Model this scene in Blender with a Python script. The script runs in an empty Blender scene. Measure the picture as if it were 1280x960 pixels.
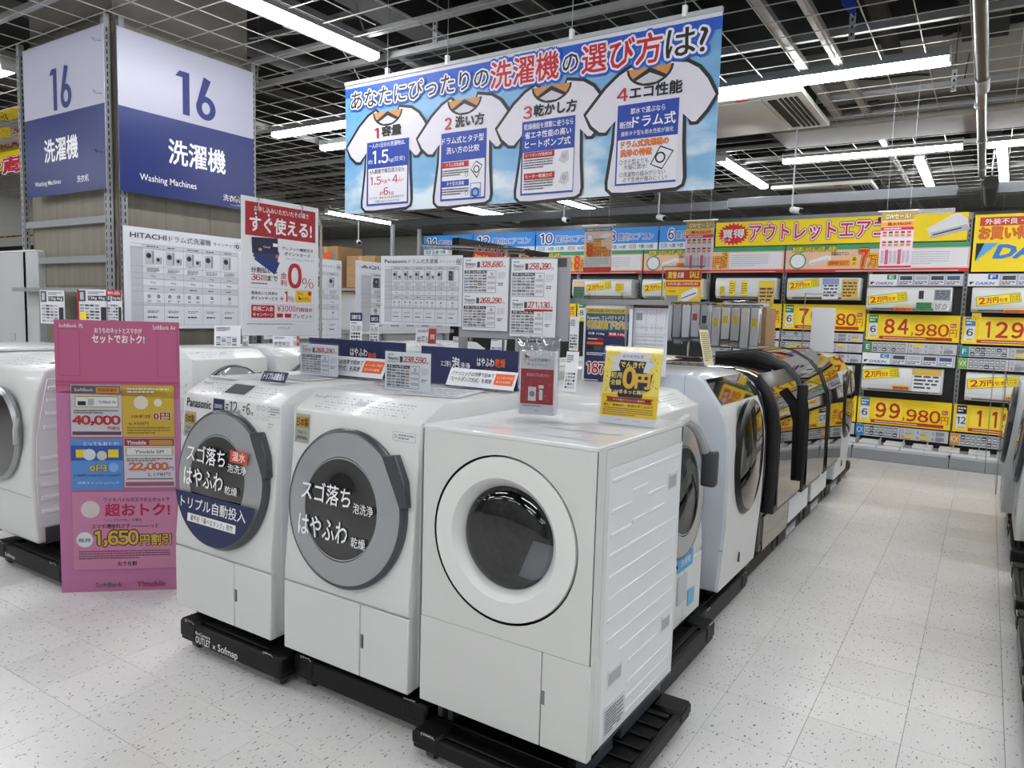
import bpy, bmesh, math, random
import numpy as np
from mathutils import Vector, Matrix
C = bpy.context.scene.collection
PI = math.pi
R0 = random.Random(7)

# ---------------------------------------------------------------- camera, world, exposure
F_PX, YAW, PITCH, ROLL, CAM_H = 917.4, 0.572775, 0.0946, 0.02841, 1.43
fw = Vector((-math.sin(YAW)*math.cos(PITCH), math.cos(YAW)*math.cos(PITCH), -math.sin(PITCH)))
rt = Vector((math.cos(YAW), math.sin(YAW), 0)); up = rt.cross(fw)
rt2 = rt*math.cos(ROLL)+up*math.sin(ROLL); up2 = -rt*math.sin(ROLL)+up*math.cos(ROLL)
EYE = Vector((0, 0, CAM_H))
cd = bpy.data.cameras.new('camera'); cam = bpy.data.objects.new('camera', cd); C.objects.link(cam)
M_ = Matrix((rt2, up2, -fw)).transposed().to_4x4(); M_.translation = EYE
cam.matrix_world = M_
cd.sensor_width = 36; cd.lens = F_PX*36/1280; cd.clip_start = 0.05; cd.clip_end = 100
bpy.context.scene.camera = cam
w = bpy.data.worlds.new('world'); bpy.context.scene.world = w; w.use_nodes = True
w.node_tree.nodes['Background'].inputs[0].default_value = (0.9, 0.95, 1, 1)
w.node_tree.nodes['Background'].inputs[1].default_value = 0.02
vs = bpy.context.scene.view_settings
vs.view_transform = 'Standard'; vs.look = 'None'; vs.gamma = 1; vs.exposure = 0.20
cy = bpy.context.scene.cycles; cy.sample_clamp_indirect = 2.5; cy.caustics_reflective = False; cy.caustics_refractive = False
LAMP = 34.0          # strength of the ceiling LED battens

# ---------------------------------------------------------------- materials
def lin(h):
    h = h.lstrip('#'); c = [int(h[i:i+2], 16)/255 for i in (0, 2, 4)]
    return tuple((x/12.92 if x <= .04045 else ((x+.055)/1.055)**2.4) for x in c)
_m = {}
def mat(name, col=None, rough=.5, metal=0, coat=0, noise=.0, scale=8, emit=0, bump=0, spec=.5):
    if name in _m: return _m[name]
    m = bpy.data.materials.new(name); m.use_nodes = True; nt = m.node_tree; b = nt.nodes['Principled BSDF']
    c = lin(col) if isinstance(col, str) else col
    b.inputs['Base Color'].default_value = (*c, 1); b.inputs['Roughness'].default_value = rough
    b.inputs['Metallic'].default_value = metal; b.inputs['Coat Weight'].default_value = coat
    b.inputs['Specular IOR Level'].default_value = spec
    if emit:
        b.inputs['Emission Color'].default_value = (*c, 1); b.inputs['Emission Strength'].default_value = emit
    if noise or bump:
        tc = nt.nodes.new('ShaderNodeTexCoord'); n = nt.nodes.new('ShaderNodeTexNoise')
        n.inputs['Scale'].default_value = scale; n.inputs['Detail'].default_value = 5
        nt.links.new(tc.outputs['Object'], n.inputs['Vector'])
        if noise:
            r = nt.nodes.new('ShaderNodeValToRGB')
            r.color_ramp.elements[0].position = .3; r.color_ramp.elements[1].position = .7
            r.color_ramp.elements[0].color = (*[x*(1-noise) for x in c], 1)
            r.color_ramp.elements[1].color = (*[min(1, x*(1+noise*.5)) for x in c], 1)
            nt.links.new(n.outputs[0], r.inputs[0]); nt.links.new(r.outputs[0], b.inputs['Base Color'])
        if bump:
            bp = nt.nodes.new('ShaderNodeBump'); bp.inputs['Strength'].default_value = bump; bp.inputs['Distance'].default_value = .002
            nt.links.new(n.outputs[0], bp.inputs['Height']); nt.links.new(bp.outputs[0], b.inputs['Normal'])
    _m[name] = m; return m
def glass(name, tint, rough=.03, fac=.12, fres=.8):
    if name in _m: return _m[name]
    m = bpy.data.materials.new(name); m.use_nodes = True; nt = m.node_tree; nt.nodes.clear()
    o = nt.nodes.new('ShaderNodeOutputMaterial'); t = nt.nodes.new('ShaderNodeBsdfTransparent'); g = nt.nodes.new('ShaderNodeBsdfGlossy')
    f = nt.nodes.new('ShaderNodeLayerWeight'); f.inputs[0].default_value = .25; mx = nt.nodes.new('ShaderNodeMixShader')
    a = nt.nodes.new('ShaderNodeMath'); a.operation = 'MULTIPLY_ADD'; a.inputs[1].default_value = fres; a.inputs[2].default_value = fac
    t.inputs[0].default_value = (*tint, 1); g.inputs[0].default_value = (1, 1, 1, 1); g.inputs[1].default_value = rough
    nt.links.new(f.outputs['Fresnel'], a.inputs[0]); nt.links.new(a.outputs[0], mx.inputs[0])
    nt.links.new(t.outputs[0], mx.inputs[1]); nt.links.new(g.outputs[0], mx.inputs[2]); nt.links.new(mx.outputs[0], o.inputs[0])
    _m[name] = m; return m
def ink(h):     # flat printing ink, made on demand from a hex colour
    return mat('ink_'+h, h, .55)
WHITE = mat('white_enamel', '#DBDCDB', .32, coat=.2, noise=.015, scale=3)
WHITE2 = mat('white_plastic', '#DDDFDF', .4, noise=.02, scale=5)
SIDE = mat('grey_white_steel', '#E6E8EA', .38, noise=.02, scale=5)
BLACKP = mat('black_plastic', '#070708', .5, noise=.2, scale=30, bump=.1, spec=.3)
DARK = mat('dark_grey_plastic', '#3C3F44', .45, noise=.05)
GREY = mat('painted_grey_steel', '#8B8D90', .42, noise=.05)
LGREY = mat('light_grey_steel', '#B4B6B8', .4, noise=.04)
CHROME = mat('chrome', '#D8D8D8', .12, metal=1, noise=.03)
STEEL = mat('brushed_steel', '#9C9EA0', .3, metal=1, noise=.08, scale=40)
BLACKGL = mat('black_glass', '#08080A', .04, coat=1, noise=.1)
MIRROR = mat('half_mirror_glass', '#8E8A86', .03, metal=1, noise=.02)
PAPER = mat('white_card', '#E6E7EC', .45, noise=.01)
SHEET = mat('grey_white_sheet', '#DCDEE6', .35, noise=.01)
ACRYL = glass('clear_acrylic', (.97, .98, .99), .03, .0, .35)
BAG = glass('clear_plastic_bag', (.90, .91, .93), .12, .06, .8)
DOORGL = glass('smoked_door_glass', (.22, .22, .23), .03, .05)
WIRE = mat('galvanised_wire', '#B9B8B2', .4, metal=.3, noise=.1)
RAIL = mat('galvanised_channel', '#A9A9A8', .38, metal=.5, noise=.1)
VOID = mat('dark_ceiling_void', '#0F0E0E', .9, noise=.5, scale=1.5)
DUCT = mat('dark_duct', '#262524', .7, noise=.3, scale=3)
CABLE = mat('black_cable', '#18181A', .6, noise=.1)
CARTON = mat('brown_carton', '#A5845F', .8, noise=.12, scale=20)

# ---------------------------------------------------------------- mesh helpers
class MB:
    def __init__(s): s.v = []; s.f = []; s.m = []; s.mats = []; s.sm = []
    def mi(s, m):
        if m not in s.mats: s.mats.append(m)
        return s.mats.index(m)
    def add(s, vs_, fs, m, smooth=False):
        b = len(s.v); s.v.extend(vs_); i = s.mi(m)
        for f in fs: s.f.append(tuple(b+k for k in f)); s.m.append(i); s.sm.append(smooth)
        return s
    def box(s, x0, y0, z0, x1, y1, z1, m):
        if x0 > x1: x0, x1 = x1, x0
        if y0 > y1: y0, y1 = y1, y0
        if z0 > z1: z0, z1 = z1, z0
        v = [(x, y, z) for z in (z0, z1) for y in (y0, y1) for x in (x0, x1)]
        return s.add(v, [(0, 2, 3, 1), (4, 5, 7, 6), (0, 1, 5, 4), (2, 6, 7, 3), (0, 4, 6, 2), (1, 3, 7, 5)], m)
    def bbox(s, x0, y0, z0, x1, y1, z1, m, r=.01, seg=2):
        bm = bmesh.new(); bmesh.ops.create_cube(bm, size=1)
        for v in bm.verts: v.co = Vector(((x0+x1)/2+v.co.x*(x1-x0), (y0+y1)/2+v.co.y*(y1-y0), (z0+z1)/2+v.co.z*(z1-z0)))
        bmesh.ops.bevel(bm, geom=bm.edges[:], offset=r, segments=seg, affect='EDGES', profile=.5)
        return s.frombm(bm, m)
    def frombm(s, bm, m, smooth=True):
        bm.verts.index_update(); v = [tuple(q.co) for q in bm.verts]; f = [tuple(q.index for q in g.verts) for g in bm.faces]
        bm.free(); return s.add(v, f, m, smooth)
    def prism(s, pts, x0, x1, m, axis='x', r=0, seg=2, smooth=True):
        """pts (a,b) closed outline extruded along axis; ccw or cw both work"""
        def P(t, a, b): return {'x': (t, a, b), 'y': (a, t, b), 'z': (a, b, t)}[axis]
        bm = bmesh.new(); A = [bm.verts.new(P(x0, *p)) for p in pts]; B = [bm.verts.new(P(x1, *p)) for p in pts]; n = len(pts)
        bm.faces.new(A); e1 = bm.faces.new(B[::-1])
        for i in range(n): bm.faces.new((A[i], B[i], B[(i+1) % n], A[(i+1) % n]))
        bmesh.ops.recalc_face_normals(bm, faces=bm.faces[:])
        if r:
            ed = [e for e in bm.edges if len(e.link_faces) == 2 and e.calc_face_angle(0) > .6]
            bmesh.ops.bevel(bm, geom=ed, offset=r, segments=seg, affect='EDGES', profile=.5)
        return s.frombm(bm, m, smooth)
    def lathe(s, prof, m, n=48, mtx=None, sx=1, sz=1):
        """profile (r, d) around the -y axis; d counts outwards (towards -y)"""
        mtx = mtx or Matrix.Identity(4); v = []; f = []
        for r, d in prof:
            for k in range(n):
                a = 2*PI*k/n; v.append(tuple(mtx @ Vector((r*sx*math.cos(a), -d, r*sz*math.sin(a)))))
        for j in range(len(prof)-1):
            for k in range(n):
                f.append((j*n+k, j*n+(k+1) % n, (j+1)*n+(k+1) % n, (j+1)*n+k))
        return s.add(v, f, m, True)
    def tube(s, pts, r, m, n=6, cap=True):
        pts = [Vector(p) for p in pts]; v = []; f = []; N = len(pts)
        for i, p in enumerate(pts):
            d = (pts[min(i+1, N-1)]-pts[max(i-1, 0)]).normalized()
            a = d.orthogonal().normalized() if abs(d.z) > .9 else d.cross(Vector((0, 0, 1))).normalized(); b = d.cross(a)
            for k in range(n):
                t = 2*PI*k/n; v.append(tuple(p+a*r*math.cos(t)+b*r*math.sin(t)))
        for j in range(N-1):
            for k in range(n): f.append((j*n+k, j*n+(k+1) % n, (j+1)*n+(k+1) % n, (j+1)*n+k))
        if cap: f.append(tuple(range(n))[::-1]); f.append(tuple((N-1)*n+k for k in range(n)))
        return s.add(v, f, m, True)
    def build(s, name, parent=None, loc=None, kind=None, label=None):
        me = bpy.data.meshes.new(name); me.from_pydata([tuple(x) for x in s.v], [], s.f)
        for m in s.mats: me.materials.append(m)
        me.polygons.foreach_set('material_index', s.m); me.polygons.foreach_set('use_smooth', s.sm)
        me.update()
        if any(s.sm): me.set_sharp_from_angle(angle=.7)
        o = bpy.data.objects.new(name, me); C.objects.link(o)
        if parent: o.parent = parent
        if loc: o.location = loc
        if kind: o['kind'] = kind
        if label: o['label'] = label
        return o
def tag(o, label, cat, group=None, kind=None):
    o['label'] = label; o['category'] = cat
    if group: o['group'] = group
    if kind: o['kind'] = kind
    return o
def thing(name, label, cat, loc=(0, 0, 0), rz=0, group=None):
    o = bpy.data.objects.new(name, None); C.objects.link(o); o.empty_display_size = .1
    o.location = loc; o.rotation_euler = (0, 0, rz); return tag(o, label, cat, group)
def copy_tree(o, parent=None):
    c = o.copy(); C.objects.link(c); c.parent = parent
    for ch in o.children: copy_tree(ch, c)
    return c
def dup(o, loc, rz, label, group=None):
    c = copy_tree(o); c.location = loc; c.rotation_euler = (0, 0, rz); c['label'] = label
    if group: c['group'] = group
    return c

# ---------------------------------------------------------------- locating points: a photo ray met with a real plane
def ray(px, py): return fw*F_PX + rt2*(px-640) - up2*(py-480)
class Plane:
    def __init__(s, o, u, v=(0, 0, 1)):
        s.o = Vector(o); s.u = Vector(u).normalized(); s.v = Vector(v).normalized(); s.n = s.u.cross(s.v)   # n points back to the viewer
    def hit(s, px, py):
        d = ray(px, py); t = (s.o-EYE).dot(s.n)/d.dot(s.n); return EYE+d*t
def PY(y): return Plane((0, y, 0), (1, 0, 0))
def PX(x): return Plane((x, 0, 0), (0, 1, 0))
def PR(x, y, deg, tilt=0):
    a = math.radians(deg); u = Vector((math.cos(a), math.sin(a), 0)); b = u.cross(Vector((0, 0, 1)))
    t = math.radians(tilt); return Plane((x, y, 0), u, Vector((0, 0, math.cos(t)))-b*math.sin(t))
def PZ(z): return Plane((0, 0, z), (1, 0, 0), (0, 1, 0))
def at(px, py, pl): return pl.hit(px, py)

_tc = {}
def textmesh(s, off, res=2, shear=0):
    k = (s, off, shear)
    if k in _tc: return _tc[k]
    if s and all(q in '0123456789,.%' for q in s):       # digits from the same sans as the Japanese letters, set tight
        V = []; Fc = []; x = 0; n = 0
        for q in s:
            if q == '1': v, f = np.array([(.20, .575), (.20, .655), (.36, .735), (.46, .735), (.46, 0), (.355, 0), (.355, .625)]), [(0, 6, 3, 2, 1), (6, 5, 4, 3)]
            else: v, f = textmesh(chr(ord(q)+0xFEE0), off, 4 if len(s) < 4 else 2, shear)
            x0, x1 = v[:, 0].min(), v[:, 0].max(); adv = .30 if q in ',.' else .95 if q == '%' else .56
            v = v.copy(); v[:, 0] += x+adv/2-(x0+x1)/2; V.append(v); Fc += [tuple(i+n for i in g) for g in f]; n += len(v); x += adv
        _tc[k] = (np.concatenate(V), Fc); return _tc[k]
    c = bpy.data.curves.new('t', 'FONT'); c.body = s; c.size = 1; c.offset = off; c.resolution_u = res; c.shear = shear
    o = bpy.data.objects.new('t', c); 
    me = bpy.data.meshes.new_from_object(o)
    a = np.empty(len(me.vertices)*3); me.vertices.foreach_get('co', a); a = a.reshape(-1, 3)[:, :2].copy()
    f = [tuple(p.vertices) for p in me.polygons]
    bpy.data.objects.remove(o); bpy.data.curves.remove(c); bpy.data.meshes.remove(me)
    _tc[k] = (a, f); return _tc[k]

def stand(px, py, z, deg=0, tilt=0):      # plane of a card whose foot is seen at (px, py) on a top of height z
    p = PZ(z).hit(px, py); q = PR(p.x, p.y, deg, tilt); q.o.z = z; return q
class Card:
    """A flat printed thing on a plane. Everything is given by points of the plane."""
    def __init__(s, pl, bl, tr, base=None, th=.003, step=.0006, zmin=None):
        s.pl = pl; s.step = step
        a = pl.hit(*bl) if len(bl) == 2 else Vector(bl); b = pl.hit(*tr) if len(tr) == 2 else Vector(tr)
        if zmin and a.z < zmin: a = a+pl.v*((zmin-a.z)/pl.v.z)
        s.o = a; s.W = (b-a).dot(pl.u); s.H = (b-a).dot(pl.v)
        s.p = MB(); s.base = base; s.th = th
        s.mtx = Matrix((pl.u, -pl.n, pl.v)).transposed().to_4x4(); s.mtx.translation = a
    def px(s, q):
        d = s.pl.hit(*q)-s.o; return (d.dot(s.pl.u), d.dot(s.pl.v))
    def fr(s, q): return (q[0]*s.W, q[1]*s.H)              # fractions of the card, y up
    def sub(s, a, b, m=None):
        a = (m or s.px)(a); b = (m or s.px)(b)
        return lambda q: (a[0]+(b[0]-a[0])*q[0], a[1]+(b[1]-a[1])*q[1])
    def poly(s, pts, mt, l=1):
        s.p.add([(x, -l*s.step, z) for x, z in pts], [tuple(range(len(pts)))], mt); return s
    def F(s, pts, mt, l=1, m=None): return s.poly([(m or s.px)(q) for q in pts], mt, l)
    def R(s, a, b, mt, l=1, m=None):
        a = (m or s.px)(a); b = (m or s.px)(b)
        return s.poly([(a[0], a[1]), (b[0], a[1]), (b[0], b[1]), (a[0], b[1])], mt, l)
    def B(s, a, b, mt, w=.004, l=2, m=None):                # frame line
        a = (m or s.px)(a); b = (m or s.px)(b); x0, z0, x1, z1 = min(a[0], b[0]), min(a[1], b[1]), max(a[0], b[0]), max(a[1], b[1])
        for q in ((x0, z0, x1, z0+w), (x0, z1-w, x1, z1), (x0, z0, x0+w, z1), (x1-w, z0, x1, z1)):
            s.poly([(q[0], q[1]), (q[2], q[1]), (q[2], q[3]), (q[0], q[3])], mt, l)
        return s
    def O(s, c, e, mt, l=2, m=None, n=20, ring=0, sx=1):           # disc: centre, a point on its edge
        c = (m or s.px)(c); e = (m or s.px)(e); r = math.hypot(e[0]-c[0], e[1]-c[1])
        P = lambda q: [(c[0]+q*sx*math.cos(2*PI*k/n), c[1]+q*math.sin(2*PI*k/n)) for k in range(n)]
        if not ring: return s.poly(P(r), mt, l)
        A = P(r); Bp = P(r*(1-ring))
        s.p.add([(x, -l*s.step, z) for x, z in A+Bp], [(k, (k+1) % n, n+(k+1) % n, n+k) for k in range(n)], mt); return s
    def T(s, txt, a, b, mt, l=3, m=None, bold=0., out=(), sh=0):
        a = (m or s.px)(a); b = (m or s.px)(b)
        v, f = textmesh(txt, 0, shear=sh); x0, y0 = v.min(0); x1, y1 = v.max(0)
        sx = (b[0]-a[0])/(x1-x0); sy = (b[1]-a[1])/(y1-y0)
        items = [(o_[0], o_[1], l+i) for i, o_ in enumerate(out)] + [(mt, bold, l+len(out))]
        for mm, off, ly in items:
            if off > .004:      # heavier strokes: the same glyphs, shifted round a small circle
                nd = 4 if off < .05 else 12; sh_ = [(0, 0)]+[(off*math.cos(2*PI*(k+.5)/nd), off*math.sin(2*PI*(k+.5)/nd)) for k in range(nd)]
            else: sh_ = None
            vv, ff = textmesh(txt, 0 if sh_ else off, shear=sh)
            for k, (du, dv) in enumerate(sh_ or [(0, 0)]):
                s.p.add([(a[0]+(x+du-x0)*sx, -(ly+k*.03)*s.step, a[1]+(y+dv-y0)*sy) for x, y in vv], ff, mm)
        return s
    def L(s, a, b, n, mt, l=2, m=None, fill=.5, seed=1, dash=.06):      # rows of small print
        a = (m or s.px)(a); b = (m or s.px)(b); r = random.Random(seed)
        ph = (b[1]-a[1])/n; W = b[0]-a[0]
        for i in range(n):
            z = a[1]+ph*i+ph*.25; x = 0; end = W*(1 if i else r.uniform(.6, 1))
            while x < end:
                w_ = W*dash*r.uniform(.5, 1.6); x1 = min(x+w_, end)
                s.poly([(a[0]+x, z), (a[0]+x1, z), (a[0]+x1, z+ph*fill), (a[0]+x, z+ph*fill)], mt, l); x = x1+W*dash*.25
        return s
    def G(s, a, b, cols, rows, mt, w=.0012, l=2, m=None):
        a = (m or s.px)(a); b = (m or s.px)(b)
        for t in cols:
            x = a[0]+(b[0]-a[0])*t; s.poly([(x-w, a[1]), (x+w, a[1]), (x+w, b[1]), (x-w, b[1])], mt, l)
        for t in rows:
            z = a[1]+(b[1]-a[1])*t; s.poly([(a[0], z-w), (b[0], z-w), (b[0], z+w), (a[0], z+w)], mt, l)
        return s
    def put(s, name, label, cat, group=None, parent=None, part='printed_face', kind=None, frame=None):
        b = MB()
        if s.base: b.box(0, 0, 0, s.W, s.th, s.H, s.base)
        root = b.build(name) if s.base else bpy.data.objects.new(name, None)
        if not s.base: C.objects.link(root)
        root.matrix_world = s.mtx
        if label and not parent: tag(root, label, cat, group)
        if kind: root['kind'] = kind
        if s.p.v: s.p.build(part, root)
        if parent:
            root.parent = parent; root.matrix_parent_inverse = parent.matrix_basis.inverted()
            if label: root['label'] = label
        return root
def decal(parent, pl, o, name, fn, label=None, base=None, th=.0006):
    """print stuck on a parent thing (world-space plane, parent must be placed already)"""
    c = Card(pl, o, o); fn(c)
    ob = c.p.build(name, None); ob.matrix_world = c.mtx
    ob.parent = parent; ob.matrix_parent_inverse = parent.matrix_basis.inverted()
    if label: ob['label'] = label
    return ob

K, W_, RED, NAVY, BLUE, YEL = ink('#17171A'), ink('#F2F2F4'), ink('#B01525'), ink('#1A2350'), ink('#1C4FA8'), ink('#FFDF10')
G1, G2, G3 = ink('#44464C'), ink('#8C8E96'), ink('#BDBFC6')
ORG, PINK, GRN, SKY = ink('#E4601E'), ink('#E58FB4'), ink('#2F8C46'), ink('#3F9BE8')
DRED = ink('#A81820')

# ================================================================ THE SETTING
def speckled():
    m = bpy.data.materials.new('speckled_vinyl_tile'); m.use_nodes = True; nt = m.node_tree; b = nt.nodes['Principled BSDF']; N = nt.nodes.new; Lk = nt.links.new
    geo = N('ShaderNodeNewGeometry'); mp = N('ShaderNodeMapping'); mp.inputs['Scale'].default_value = (1, 1.0, 1); Lk(geo.outputs['Position'], mp.inputs[0])
    n1 = N('ShaderNodeTexNoise'); n1.inputs['Scale'].default_value = 2.2; n1.inputs['Detail'].default_value = 6; Lk(mp.outputs[0], n1.inputs['Vector'])
    r1 = N('ShaderNodeValToRGB'); r1.color_ramp.elements[0].color = (.69, .68, .665, 1); r1.color_ramp.elements[1].color = (.80, .79, .775, 1); Lk(n1.outputs[0], r1.inputs[0])
    oi = N('ShaderNodeObjectInfo'); mr = N('ShaderNodeMapRange'); mr.inputs['To Min'].default_value = .95; mr.inputs['To Max'].default_value = 1.03; Lk(oi.outputs['Random'], mr.inputs[0])
    mu = N('ShaderNodeMix'); mu.data_type = 'RGBA'; mu.blend_type = 'MULTIPLY'; mu.inputs[0].default_value = 1; Lk(r1.outputs[0], mu.inputs[6]); Lk(mr.outputs[0], mu.inputs[7])
    out = mu.outputs[2]
    for sc, lo, hi, amt, rot in ((58, .10, .15, .85, .6), (150, .10, .16, .5, 2.0), (23, .035, .06, .85, 1.2)):
        mp2 = N('ShaderNodeMapping'); mp2.inputs['Scale'].default_value = (1, .5, 1); mp2.inputs['Rotation'].default_value = (0, 0, rot); Lk(geo.outputs['Position'], mp2.inputs[0])
        ns = N('ShaderNodeTexNoise'); ns.inputs['Scale'].default_value = sc*1.3; Lk(mp2.outputs[0], ns.inputs['Vector'])
        ad = N('ShaderNodeVectorMath'); ad.operation = 'MULTIPLY_ADD'; ad.inputs[1].default_value = (.02, .02, .02); Lk(ns.outputs[1], ad.inputs[0]); Lk(mp2.outputs[0], ad.inputs[2])
        vo = N('ShaderNodeTexVoronoi'); vo.voronoi_dimensions = '2D'; vo.inputs['Scale'].default_value = sc; Lk(ad.outputs[0], vo.inputs['Vector'])
        rr = N('ShaderNodeMapRange'); rr.inputs['From Min'].default_value = lo; rr.inputs['From Max'].default_value = hi; Lk(vo.outputs['Distance'], rr.inputs[0])
        # only some cells carry a fleck
        sp = N('ShaderNodeSeparateColor'); Lk(vo.outputs['Color'], sp.inputs[0]); gt = N('ShaderNodeMath'); gt.operation = 'GREATER_THAN'; gt.inputs[1].default_value = .70; Lk(sp.outputs[0], gt.inputs[0])
        iv = N('ShaderNodeMath'); iv.operation = 'SUBTRACT'; iv.inputs[0].default_value = 1; Lk(rr.outputs[0], iv.inputs[1])
        ml = N('ShaderNodeMath'); ml.operation = 'MULTIPLY'; Lk(iv.outputs[0], ml.inputs[0]); Lk(gt.outputs[0], ml.inputs[1])
        m2 = N('ShaderNodeMath'); m2.operation = 'MULTIPLY'; m2.inputs[1].default_value = amt; Lk(ml.outputs[0], m2.inputs[0])
        mx = N('ShaderNodeMix'); mx.data_type = 'RGBA'; Lk(m2.outputs[0], mx.inputs[0]); Lk(out, mx.inputs[6]); mx.inputs[7].default_value = (.09, .08, .075, 1); out = mx.outputs[2]
    Lk(out, b.inputs['Base Color'])
    b.inputs['Roughness'].default_value = .27
    return m
TILE = speckled(); JOINT = mat('dark_joint', '#8A8680', .8, noise=.2)
fl = MB().box(-16, -7, -.06, 6, 15, -.0035, JOINT).build('floor', kind='structure')
def tmesh(s=.3):
    g = .0007; b = MB(); c = .0012; h = s/2-g
    v = [(-h, -h, -.004), (h, -h, -.004), (h, h, -.004), (-h, h, -.004), (-h, -h, -.0006), (h, -h, -.0006), (h, h, -.0006), (-h, h, -.0006),
         (-h+c, -h+c, 0), (h-c, -h+c, 0), (h-c, h-c, 0), (-h+c, h-c, 0)]
    f = [(8, 9, 10, 11)]+[(i, (i+1) % 4, 4+(i+1) % 4, 4+i) for i in range(4)]+[(4+i, 4+(i+1) % 4, 8+(i+1) % 4, 8+i) for i in range(4)]
    return v, f
tv, tf = tmesh()
cells = []
for i in range(-53, 20):
    for j in range(-24, 50):
        x = .0024+.3*i; y = 1.1+.1*0+.3*j
        if not (-15.9 < x < 5.9 and -6.9 < y < 14.9): continue
        p = Vector((x, y, 0))-EYE; z = p.dot(fw); vis = False
        if z > .5:
            u = 640+F_PX*p.dot(rt2)/z; v = 480-F_PX*p.dot(up2)/z
            vis = -90 < u < 1370 and v < 1060
            hid = (-2.75 < x < -.95 and y > 2.1 and y < 9) or (x > .45 and y > 3) or y > 8.95 or x < -4.2 and y > 1.9
            if hid: vis = False
        cells.append((0 if vis else 1, p.length, x, y))
cells.sort(); rest = MB(); proto = None
for k, (h_, d_, x, y) in enumerate(cells):
    if h_ == 0 and k < 300:
        if proto is None:
            proto = MB().add(tv, tf, TILE).build('tile', fl, (x, y, 0))
        else:
            o = proto.copy(); C.objects.link(o); o.location = (x, y, 0)
    else: rest.add([(a+x, b+y, c) for a, b, c in tv], tf, TILE)
rest.build('distant_tiles', fl, kind='stuff')

WALLM = mat('pale_wall_paint', '#A9A8A4', .7, noise=.05)
MB().box(-16, 15, 0, 6, 15.2, 4.5, WALLM).build('wall_back', kind='structure')
MB().box(-16.2, -7, 0, -16, 15, 4.5, WALLM).build('wall_left', kind='structure')
MB().box(6, -7, 0, 6.2, 15, 4.5, WALLM).build('wall_right', kind='structure')
MB().box(-16, -7.2, 0, 6, -7, 4.5, WALLM).build('wall_front', kind='structure')
ceil = MB().box(-16, -7, 4.5, 6, 15, 4.6, VOID).build('ceiling', kind='structure')

# open wire ceiling at 3.4 m: wires, hanging channels, ducts and cables above
ZG = 3.4
gaps = [(-2.05, 6.0, 7.98, 8.72)]           # where the big duct crosses
wr = MB()
xs = [-.245-.29*i for i in range(-20, 54)]; ys = [.21+.29*j for j in range(-24, 50)]
for x in xs:
    segs = [(-6.9, 14.9)]
    if x > -2.05: segs = [(-6.9, 7.95), (8.76, 14.9)]
    if -2.7 < x < -1.45: segs = [(-6.9, 6.5), (8.76, 14.9)]
    if -2.75 < x < -1.5: pass
    if -4.0 < x < -3.72 : segs = [(-6.9, 3.9)]+[(4.5, 14.9)]
    for a, b in segs: wr.box(x-.003, a, ZG-.003, x+.003, b, ZG+.003, WIRE)
for y in ys:
    if 7.95 < y < 8.76: wr.box(-15.9, y-.003, ZG-.009, -2.05, y+.003, ZG-.003, WIRE); continue
    if 6.45 < y < 7.7: wr.box(-15.9, y-.003, ZG-.009, -2.9, y+.003, ZG-.003, WIRE); wr.box(-1.4, y-.003, ZG-.009, 5.9, y+.003, ZG-.003, WIRE); continue
    wr.box(-15.9, y-.003, ZG-.009, 5.9, y+.003, ZG-.003, WIRE)
wr.build('wire_mesh', ceil, kind='stuff')
n = 0
def rail(x0, y0, z0, x1, y1, z1, m=RAIL):
    global n
    n += 1; return MB().box(x0, y0, z0, x1, y1, z1, m).build('channel' , ceil)
for y, z in ((4.36, 3.35), (4.1, 3.43), (5.70, 3.43), (2.6, 3.43), (7.3, 3.43), (9.6, 3.43), (11.2, 3.43), (12.8, 3.43), (.9, 3.43), (-.8, 3.43), (7.9, 3.41), (8.8, 3.41)):
    rail(-15.9, y-.02, z, 5.9, y+.02, z+.045)
for x in (-1.12, -1.37, -4.03, -6.9, -9.6, -12.4):
    rail(x-.03, 4.6 if x > -2 else -6.9, 3.405, x+.03, 7.9 if x > -2 else 14.9, 3.45)
rail(-1.15, 8.8, 3.405, -1.09, 14.8, 3.45)
# slotted brackets and threaded rods
br = MB()
for x, y in ((-5.55, 4.36), (-3.55, 4.36), (-1.9, 4.36), (-.95, 5.7), (-2.9, 5.7), (-4.9, 5.7), (-7.2, 4.36), (-4.4, 2.6), (.5, 5.7), (-3.5, 7.3), (-.4, 7.3)):
    br.box(x-.02, y-.028, 3.38, x+.02, y-.022, 3.56, LGREY)
    for k in range(3): br.box(x-.006, y-.03, 3.41+k*.05, x+.006, y-.0275, 3.43+k*.05, VOID)
    br.tube([(x, y, 3.5), (x, y, 4.49)], .006, STEEL)
br.build('hanger', ceil)
# the void: ducts, pipes, joists, loose cables
dk = MB(); r = random.Random(3)
for y in (-3, -.2, 2.1, 3.4, 5.1, 6.3, 9.7, 11.6, 13.4): dk.box(-16, y, 4.2, 6, y+.16, 4.5, DUCT)
for x in (-13, -10.3, -7.6, -4.8, -2.8, -.4, 2.4): dk.box(x, -7, 4.0, x+.35, 15, 4.3, DUCT)
for x, y0, y1, rr in ((-3.2, 1, 8, .09), (-5.9, 2, 14, .12), (-.9, 2, 7.8, .07), (-8.9, 1, 14, .14), (.9, 2, 8, .1)):
    dk.tube([(x, y0, 3.85), (x, y1, 3.85)], rr, DUCT, 12)
for i in range(60):
    x = r.uniform(-9, 2); y = r.uniform(1.5, 10); z = r.uniform(3.5, 4.0); p = []; a = r.choice((0, PI/2))+r.uniform(-.35, .35)
    for k in range(9):
        p.append((x, y, z)); x += .3*math.cos(a); y += .3*math.sin(a); a += r.uniform(-.25, .25); z = min(4.2, max(3.44, z+r.uniform(-.12, .12)))
    dk.tube(p, r.uniform(.004, .011), r.choice((CABLE, CABLE, CABLE, LGREY, DUCT)), 5)
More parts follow.
